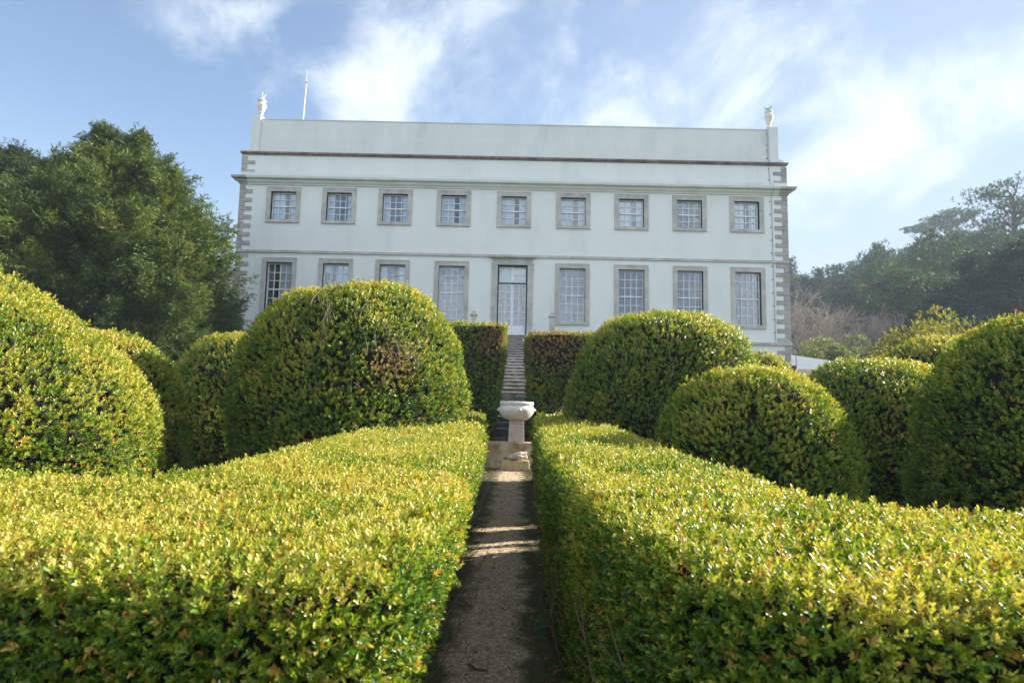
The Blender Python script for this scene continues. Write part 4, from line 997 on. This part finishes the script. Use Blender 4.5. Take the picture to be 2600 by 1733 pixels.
def proto_tree(kind, seed):
    rs = np.random.default_rng(seed); root_parts = []
    mb = MB()
    if kind == 'broad':
        me = blob_crown(46, (4.6, 4.6, 4.0), (0, 0, 7.0), rs, .42, 24, mat=M_FOREST, rb=.30, tint0=.25 + .22 * (seed % 10)); mb.tube([(0, 0, -2), (.2, 0, 3), (0, .2, 6), (0, 0, 9)], [.38, .30, .2, .08], 7)
        limbs(mb, 3, 6, 0, 4, 8, random.Random(seed), .35)
    elif kind == 'dark':
        me = blob_crown(50, (3.6, 3.6, 5.4), (0, 0, 7.0), rs, .40, 24, mat=M_FOREST, rb=.27, tint0=.22); mb.tube([(0, 0, -2), (0, .1, 5), (0, 0, 10)], [.36, .24, .08], 7)
        limbs(mb, 3, 8, 0, 3, 8, random.Random(seed), .3)
    elif kind == 'umbrella':
        me = blob_crown(60, (5.6, 5.6, 1.7), (0, 0, 12.2), rs, .40, 22, mat=M_FOREST, rb=.26, flat=.45, tint0=.30, inner=.2); mb.tube([(0, 0, -2), (.4, 0, 5), (.2, .2, 9), (0, 0, 12)], [.36, .28, .2, .1], 7)
        limbs(mb, 7.5, 10, 0, 4.2, 12, random.Random(seed), .34)
    elif kind == 'fir':
        Pc = []
        C = []
        for i in range(22):
            u = i / 21; rr = 3.3 * (1 - u) ** .8 + .25; nn_ = int(5 + 9 * (1 - u))
            for j in range(nn_):
                a = rs.random() * 6.28; C.append((math.cos(a) * rr * rs.uniform(.4, 1), math.sin(a) * rr * rs.uniform(.4, 1), 1.8 + 12.5 * u - .25 * rr))
        C = np.array(C); kk = 12
        P = np.repeat(C, kk, 0) + rs.normal(0, 1, (len(C) * kk, 3)) * np.array([.6, .6, .22]); Nr = norm(np.stack([P[:, 0], P[:, 1], np.full(len(P), .6)], 1))
        PP, DD, NN, LL = sprigs(P, Nr, np.full(len(P), .42), n=5, upbias=.0, shoot=1.2, jit=.4, rs=rs); Vv, Ff = leaves(PP, DD, NN, LL, wid=.4)
        me = np_mesh('crown', Vv, Ff, M_CEDAR, np.repeat(np.clip(rs.normal(.4, .2, len(PP)), 0, 1), 2)); mb.tube([(0, 0, -2), (0, 0, 7), (0, 0, 14)], [.3, .18, .04], 7)
    tm = MB.build(mb, 'trunk', M_BARK).data
    o = [q for q in bpy.data.objects if q.data == tm][0]; bpy.data.objects.remove(o)
    return me, tm
PROTO = {(k, s): proto_tree(k, 100 + i * 10 + s) for i, k in enumerate(('broad', 'dark', 'umbrella', 'fir')) for s in ((0, 1, 2) if k in ('broad', 'dark') else (0, 1))}
FL = {'broad': ('green_tree', 'round-crowned green tree among the woods on the hazy hillside'), 'dark': ('evergreen_tree', 'dark upright evergreen among the woods on the hazy hillside'),
      'umbrella': ('umbrella_pine', 'flat-topped pine standing out along the hazy ridge'), 'fir': ('fir_tree', 'narrow pointed conifer among the woods on the hillside')}
def put_tree(kind, var, x, y, z, s, rz, label=None, group='trees on the wooded hillside', name=None):
    me, tm = PROTO[(kind, var)]
    r_ = empty(name or FL[kind][0], (x, y, z), rz); r_.scale = (s, s, s * random.uniform(.9, 1.12)); tag(r_, label or FL[kind][1], 'tree', group)
    c = bpy.data.objects.new('crown', me); col.objects.link(c); c.parent = r_
    t = bpy.data.objects.new('trunk', tm); col.objects.link(t); t.parent = r_
    return r_
rd = random.Random(12)
cnt = 0; tries = 0; placed = []
while cnt < 275 and tries < 20000:
    tries += 1
    u = rd.random(); y = 64 + 250 * u ** .9; s_ = rd.uniform(.43, .88)
    yr_ = float(np.interp(s_, [.2, .44, .56, .68, .80, 1.2], [360, 320, 250, 180, 125, 90]))
    if y > yr_ + 3: continue
    x = s_ * y
    sc = rd.uniform(.75, 1.25) * (1.0 if y > 100 else .8)
    if y < 90 and .70 < s_ : continue
    if y < 80 or (s_ < .60 and y < 125): continue
    if any((x - a) ** 2 + (y - b) ** 2 < (3.2 * (sc + c)) ** 2 * (.5 + y / 300) for a, b, c in placed): continue
    placed.append((x, y, sc)); kind = rd.choices(['broad', 'dark', 'fir', 'umbrella'], [5, 6, 2, 1 if y < yr_ - 25 else 5])[0]
    put_tree(kind, rd.randrange(3 if kind in ('broad', 'dark') else 2), x, y, float(hill_z(x, y)) - .5, sc, rd.random() * 6.28); cnt += 1
print('forest', cnt)
# singled-out trees
def ridge_tree(kind, var, px, py_top, y, s, label, name=None, hgt=14.0):
    p_ = at(px, py_top, y); put_tree(kind, var, p_.x, y, p_.z - hgt * s, s, .7, label, None, name)
ridge_tree('umbrella', 0, 2338, 567, 210, 1.0, 'small lone pine standing clear of the ridge line', hgt=13.8)
ridge_tree('umbrella', 1, 2410, 542, 190, 1.45, 'broad spreading pine on the ridge, right of the lone one', hgt=13.8)
ridge_tree('dark', 1, 2250, 760 - 150, 150, 1.2, 'tall dark evergreen below the ridge above the bare trees', hgt=12.6)
ridge_tree('fir', 0, 2315, 608, 140, 1.5, 'layered cedar-like conifer halfway up the hillside', hgt=14.2)
ridge_tree('dark', 2, 2215, 630, 120, .9, 'dark pointed evergreen behind the crowns of the bare trees', hgt=12.6)
ridge_tree('broad', 0, 2365, 697, 75, .75, 'fresh green tree with sunlit top at the foot of the hill', hgt=11.3)
ridge_tree('broad', 1, 2290, 722, 78, .55, 'yellow-green rounded tree behind the pale bare tree', hgt=11.3)

# great layered cedars at the right
def cedar(label, px, py_top, y, h, rad, seed, tint0=.4, name='cedar_tree'):
    p_ = at(px, py_top, y); rs = np.random.default_rng(seed); root = empty(name, (p_.x, y, p_.z - h)); tag(root, label, 'tree')
    mb = MB(); mb.tube([(0, 0, -2), (.1, 0, h * .4), (0, 0, h * .97)], [h * .03, h * .02, .05], 9)
    Cs = []; Tt = []
    for i in range(95):
        u = .05 + .95 * (i + rs.random()) / 95; Rr = rad * (1 - u ** 2.2) ** .8 * rs.uniform(.65, 1.08) + .25; a = rs.random() * 6.28; z = h * u
        d = np.array([math.cos(a), math.sin(a), -.04 + .05 * rs.normal()])
        k = int(8 + Rr * 7); t = rs.random(k) ** .6; c = np.array([0, 0, z]) + d * (Rr * t)[:, None]; side = np.array([-d[1], d[0], 0])
        c += side * (rs.normal(0, .24, k) * Rr * (1.1 - .6 * t))[:, None]; c[:, 2] += rs.normal(0, .13, k)
        Cs.append(c); Tt.append(np.full(k, rs.normal(tint0, .14))); mb.tube([(0, 0, z - .3), tuple(np.array([0, 0, z - .1]) + d * Rr * .55)], [.02 * Rr + .02, .02], 5)
    C = np.concatenate(Cs); m = 7; T = np.repeat(np.concatenate(Tt), m)
    P = np.repeat(C, m, 0) + rs.normal(0, 1, (len(C) * m, 3)) * np.array([.45, .45, .10]); Nr = norm(np.stack([P[:, 0], P[:, 1], np.full(len(P), 2.0)], 1))
    PP, DD, NN, LL = sprigs(P, Nr, np.full(len(P), .26) * rs.uniform(.7, 1.3, len(P)), n=5, upbias=-.1, shoot=1.0, jit=.5, rs=rs); Vv, Ff = leaves(PP, DD, NN, LL, wid=.42)
    link('crown', np_mesh('crown', Vv, Ff, M_CEDAR, np.repeat(np.clip(np.repeat(T, 5) + rs.normal(0, .12, len(PP)), 0, 1), 2)), None, root); mb.build('trunk', M_BARK, root)
cedar('wide dark cedar with layered boughs at the right edge of the photo', 2590, 615, 60, 15, 9.5, 41)
cedar('dark cedar with layered boughs left of the widest one', 2470, 650, 66, 13, 6.5, 42, tint0=.3)
cedar('dense dark cedar standing beside the sunlit-topped green tree', 2410, 735, 56, 9.5, 5.2, 43, tint0=.15)
# tall open eucalyptus-like tree on the ridge at the right edge
def open_tree(label, px, py_top, y, h, seed):
    p_ = at(px, py_top, y); rs = np.random.default_rng(seed); root = empty('tall_pine', (p_.x, y, p_.z - h)); tag(root, label, 'tree')
    mb = MB(); mb.tube([(0, 0, -3), (.6, 0, h * .35), (-.2, 0, h * .7), (.2, 0, h * .95)], [.7, .5, .3, .08], 8)
    P_, N_, T_ = [], [], []
    for i in range(48):
        u = rs.uniform(.42, 1.0); a = rs.random() * 6.28; Rr = (10.5 * (1 - abs(u - .72) * 1.9)) * rs.uniform(.5, 1.05); d = np.array([math.cos(a), math.sin(a), .42]); p0 = np.array([0, 0, h * u - Rr * .42]); tip = p0 + d * Rr
        mid_ = p0 + d * Rr * .5 + np.array([0, 0, -.5]); mb.tube([p0, mid_, tip], [.20, .13, .04], 5)
        kk = 110; q = tip + rs.normal(0, 1, (kk, 3)) * np.array([1.9, 1.9, .36]); q[:, 2] -= ((q[:, :2] - tip[:2]) ** 2).sum(1) * .05; P_.append(q); N_.append(norm(rs.normal(0, .5, (kk, 3)) + np.array([0, 0, 1.0]))); T_.append(np.full(kk, rs.normal(.3, .12)))
        for _ in range(5):
            e = tip + rs.normal(0, 1, 3) * np.array([1.4, 1.4, .2]); mb.tube([mid_, (mid_ + e) / 2 + np.array([0, 0, -.2]), e], [.07, .045, .02], 4)
    P = np.concatenate(P_); Nr = np.concatenate(N_); T = np.concatenate(T_)
    PP, DD, NN, LL = sprigs(P, Nr, np.full(len(P), .36) * rs.uniform(.7, 1.3, len(P)), n=6, upbias=.3, shoot=1.2, jit=.5, rs=rs); Vv, Ff = leaves(PP, DD, NN, LL, wid=.4)
    link('crown', np_mesh('crown', Vv, Ff, M_FOREST, np.repeat(np.clip(np.repeat(T, 6) + rs.normal(0, .1, len(PP)), 0, 1), 2)), None, root); mb.build('trunk', M_BARK, root)
open_tree('tall open-crowned tree with bare limbs high on the right end of the ridge', 2570, 474, 118, 22, 51)

# bare winter trees
def bare_tree(label, px, py_top, y, h, seed, spread=1.0, mat=M_PALEBARK, density=1.0):
    p_ = at(px, py_top, y); root = empty('bare_tree', (p_.x, y, p_.z - h)); tag(root, label, 'tree', None)
    rs = random.Random(seed); mb = MB(); tw = MB()
    def grow(p, d, L, r, lev):
        k = 4; pts = [p]; q = p.copy(); dd = d.copy()
        for j in range(k):
            dd = (dd + Vector((rs.gauss(0, .13), rs.gauss(0, .13), rs.gauss(0, .08) + .03))).normalized(); q = q + dd * L / k; pts.append(q.copy())
        (mb if lev < 3 else tw).tube(pts, [r * (1 - .13 * j) for j in range(k + 1)], 6 if lev < 2 else 3, cap=False)
        if lev >= 5: return
        nb = (5, 5, 5, 5, 4)[lev]
        for i in range(nb):
            t = rs.uniform(.35, 1.0) if i < nb - 1 else 1.0; pi_ = pts[min(k, int(t * k + .5))]
            ax = Vector((rs.gauss(0, 1), rs.gauss(0, 1), rs.gauss(0, .4))).normalized(); nd = (dd + ax * rs.uniform(.5, .95) * spread).normalized(); nd.z = max(nd.z, -.15)
            grow(pi_, nd, L * rs.uniform(.55, .78), r * .58, lev + 1)
    grow(Vector((0, 0, -1)), Vector((rs.gauss(0, .05), 0, 1)).normalized(), h * .43, h * .020, 0)
    mb.build('trunk', mat, root); tw.build('twigs', M_TWIGS, root)
M_TWIGS = rough_mat('fine_twigs', (0.26, 0.21, 0.17), (0.40, 0.34, 0.29), scale=1, rough=.95, bump=0)
bare_tree('bare brownish winter tree nearest the palace corner', 2062, 712, 58, 10.2, 61, 1.0)
bare_tree('bare winter tree with reddish twigs, second from the palace corner', 2130, 705, 62, 10.8, 62, 1.0)
bare_tree('pale bare tree with a rounded fan of twigs, right of the other bare trees', 2260, 752, 60, 8.6, 63, .9)
bare_tree('small leafless tree against the dark cedar', 2345, 810, 55, 5.6, 64, 1.0)
# small tree fern / palm
def palm(px, py_top, y, h):
    p_ = at(px, py_top, y); root = empty('palm_tree', (p_.x, y, p_.z - h)); tag(root, 'small dark palm with arching fronds in front of the bare trees', 'tree'); rs = random.Random(3)
    MB().tube([(0, 0, -1.5), (0, 0, h - .6)], [.16, .12], 8).build('trunk', M_BARK, root); mb = MB()
    for i in range(26):
        a = i * 2.4; el = rs.uniform(-.2, 1.1); L = rs.uniform(1.2, 1.7)
        pts = [Vector((math.cos(a) * L * t * math.cos(el * .6), math.sin(a) * L * t * math.cos(el * .6), h - .6 + L * t * math.sin(el) - .7 * t * t)) for t in (0, .25, .5, .75, 1)]
        mb.tube(pts, [.03, .025, .02, .012, .005], 4)
        for j in range(1, 5):
            for s_ in (-1, 1):
                for q in (0, .5):
                    b_ = pts[j] * (1 - q) + pts[j - 1] * q; sd_ = Vector((-math.sin(a), math.cos(a), -.35)) * s_ * .38; f_ = (pts[j] - pts[j - 1]).normalized() * .16
                    mb.add([b_, b_ + sd_ + f_ * 1.6, b_ + f_], [(0, 1, 2)])
    mb.build('fronds', M_GRASSDK, root)
M_GRASSDK = rough_mat('palm_green', (0.03, 0.055, 0.02), (0.06, 0.09, 0.03), rough=.6, bump=0)
palm(2298, 845, 45, 3.6)

# ================================================================ small things on the ground
def litter():
    n = 5200; y = rng.uniform(2.2, 13.9, n); side = rng.choice([-1, 1], n); c = -.17 + .016 * y
    x = c + side * np.abs(rng.normal(.50, .14, n)); far = rng.random(n) < .12; y = np.where(far, rng.uniform(12.8, 13.9, n), y); x = np.where(rng.random(n) < .12, c + rng.uniform(-.5, .5, n), x)
    P = np.stack([x, y, gz(y) + .026 + rng.random(n) * .012], 1)
    Dd = norm(np.stack([rng.normal(0, 1, n), rng.normal(0, 1, n), rng.normal(0, .15, n)], 1)); Nn = norm(np.stack([rng.normal(0, .3, n), rng.normal(0, .3, n), np.ones(n)], 1))
    Vv, Ff = leaves(P, Dd, Nn, rng.uniform(.018, .04, n), wid=.5, fold=.15, hexa=True)
    o = link('fallen_leaves', np_mesh('fallen_leaves', Vv, Ff, M_LITTER, np.repeat(rng.random(n), 2)))
    tag(o, 'brown fallen leaves scattered along both sides of the gravel path', 'fallen leaves', kind='stuff')
litter()
def grass():
    n = 9000; y = rng.uniform(2.2, 13.6, n); side = rng.choice([-1, 1], n, p=[.55, .45]); c = -.17 + .016 * y
    x = c + side * np.clip(np.abs(rng.normal(.50, .10, n)), .32, .75)
    P = np.stack([x, y, gz(y) + .012], 1); kp = noise3(P, 2.2) > .0; P = P[kp]; n = len(P)
    Dd = norm(np.stack([rng.normal(0, .5, n), rng.normal(0, .5, n), np.ones(n)], 1)); Nn = norm(rng.normal(0, 1, (n, 3)))
    Vv, Ff = leaves(P, Dd, Nn, rng.uniform(.015, .04, n), wid=.14, fold=.05)
    o = link('grass', np_mesh('grass', Vv, Ff, M_GRASS, np.repeat(rng.random(n), 2)))
    tag(o, 'short grass and moss tufts along the edges of the gravel path', 'grass', kind='stuff')
grass()
def stick(pts, r, label):
    MBs = MB(); MBs.tube([(x, y, float(gz(y)) + .03 + dz) for x, y, dz in pts], [r, r * .9, r * .8, r * .5][:len(pts)], 6)
    tag(MBs.build('fallen_twig', M_BARK), label, 'twig', 'fallen twigs on the path')
def gp(px, py):
    d = ray(px, py); t = -(H) / (d.z - .03); return (d.x * t, t)
p1, p2, p3, p4 = gp(1122, 1527), gp(1150, 1531), gp(1180, 1540), gp(1196, 1551)
stick([(*p1, 0), (*p2, .012), (*p3, .01), (*p4, 0)], .008, 'thin crooked dark twig on the left side of the path')
p1, p2, p3 = gp(1190, 1698), gp(1208, 1714), gp(1238, 1717)
stick([(*p1, 0), (*p2, .006), (*p3, 0)], .009, 'short curved grey twig lying near the bottom of the path')
def fern(px, py, s, rz, label):
    x, y = gp(px, py); root = empty('fern', (x, y, float(gz(y)) + .02), rz); tag(root, label, 'fern', 'small ferns at the hedge foot'); rs = random.Random(int(px))
    for i in range(5):
        mb = MB(); a = -1.0 + i * .5 + rs.uniform(-.1, .1); L = s * rs.uniform(.7, 1)
        pts = [Vector((math.cos(a) * L * t, math.sin(a) * L * t, L * (.75 * t - .55 * t * t) + .02)) for t in [j / 9 for j in range(10)]]
        mb.tube(pts, .0025, 4)
        for j in range(1, 10):
            w_ = L * .26 * math.sin(min(1, j / 3) * 1.57) * (1 - j / 11)
            for s_ in (-1, 1):
                sd_ = Vector((-math.sin(a), math.cos(a), -.12)) * s_ * w_; f_ = (pts[j] - pts[j - 1]); mb.add([pts[j - 1] + f_ * .1, pts[j] + sd_ + f_ * .4, pts[j] + f_ * .1], [(0, 1, 2)])
        mb.build('frond', M_FERN, root)
M_FERN = rough_mat('fern_green', (0.05, 0.12, 0.035), (0.09, 0.18, 0.05), rough=.6, bump=0)
fern(1412, 1520, .22, 2.6, 'small green fern at the foot of the right hedge, farther one')
fern(1418, 1615, .22, 2.9, 'small green fern at the foot of the right hedge, nearer one')
fern(1085, 1640, .16, .6, 'small fern at the foot of the left hedge near the bottom of the photo')

# ================================================================ haze
HAZE = 0.0007
if HAZE:
    mb = MB(); mb.box(-950, 950, -100, 1550, -4.2, 82)
    m = bpy.data.materials.new('haze_air'); m.use_nodes = True; nt = m.node_tree; nt.nodes.remove(nt.nodes['Principled BSDF'])
    pv = nt.nodes.new('ShaderNodeVolumePrincipled'); pv.inputs['Color'].default_value = (.72, .86, 1, 1); pv.inputs['Density'].default_value = HAZE; pv.inputs['Anisotropy'].default_value = 0
    nt.links.new(pv.outputs[0], nt.nodes['Material Output'].inputs['Volume'])
    o = mb.build('haze', m); tag(o, 'thin bluish air haze over the garden and the hillside', 'haze', kind='stuff')
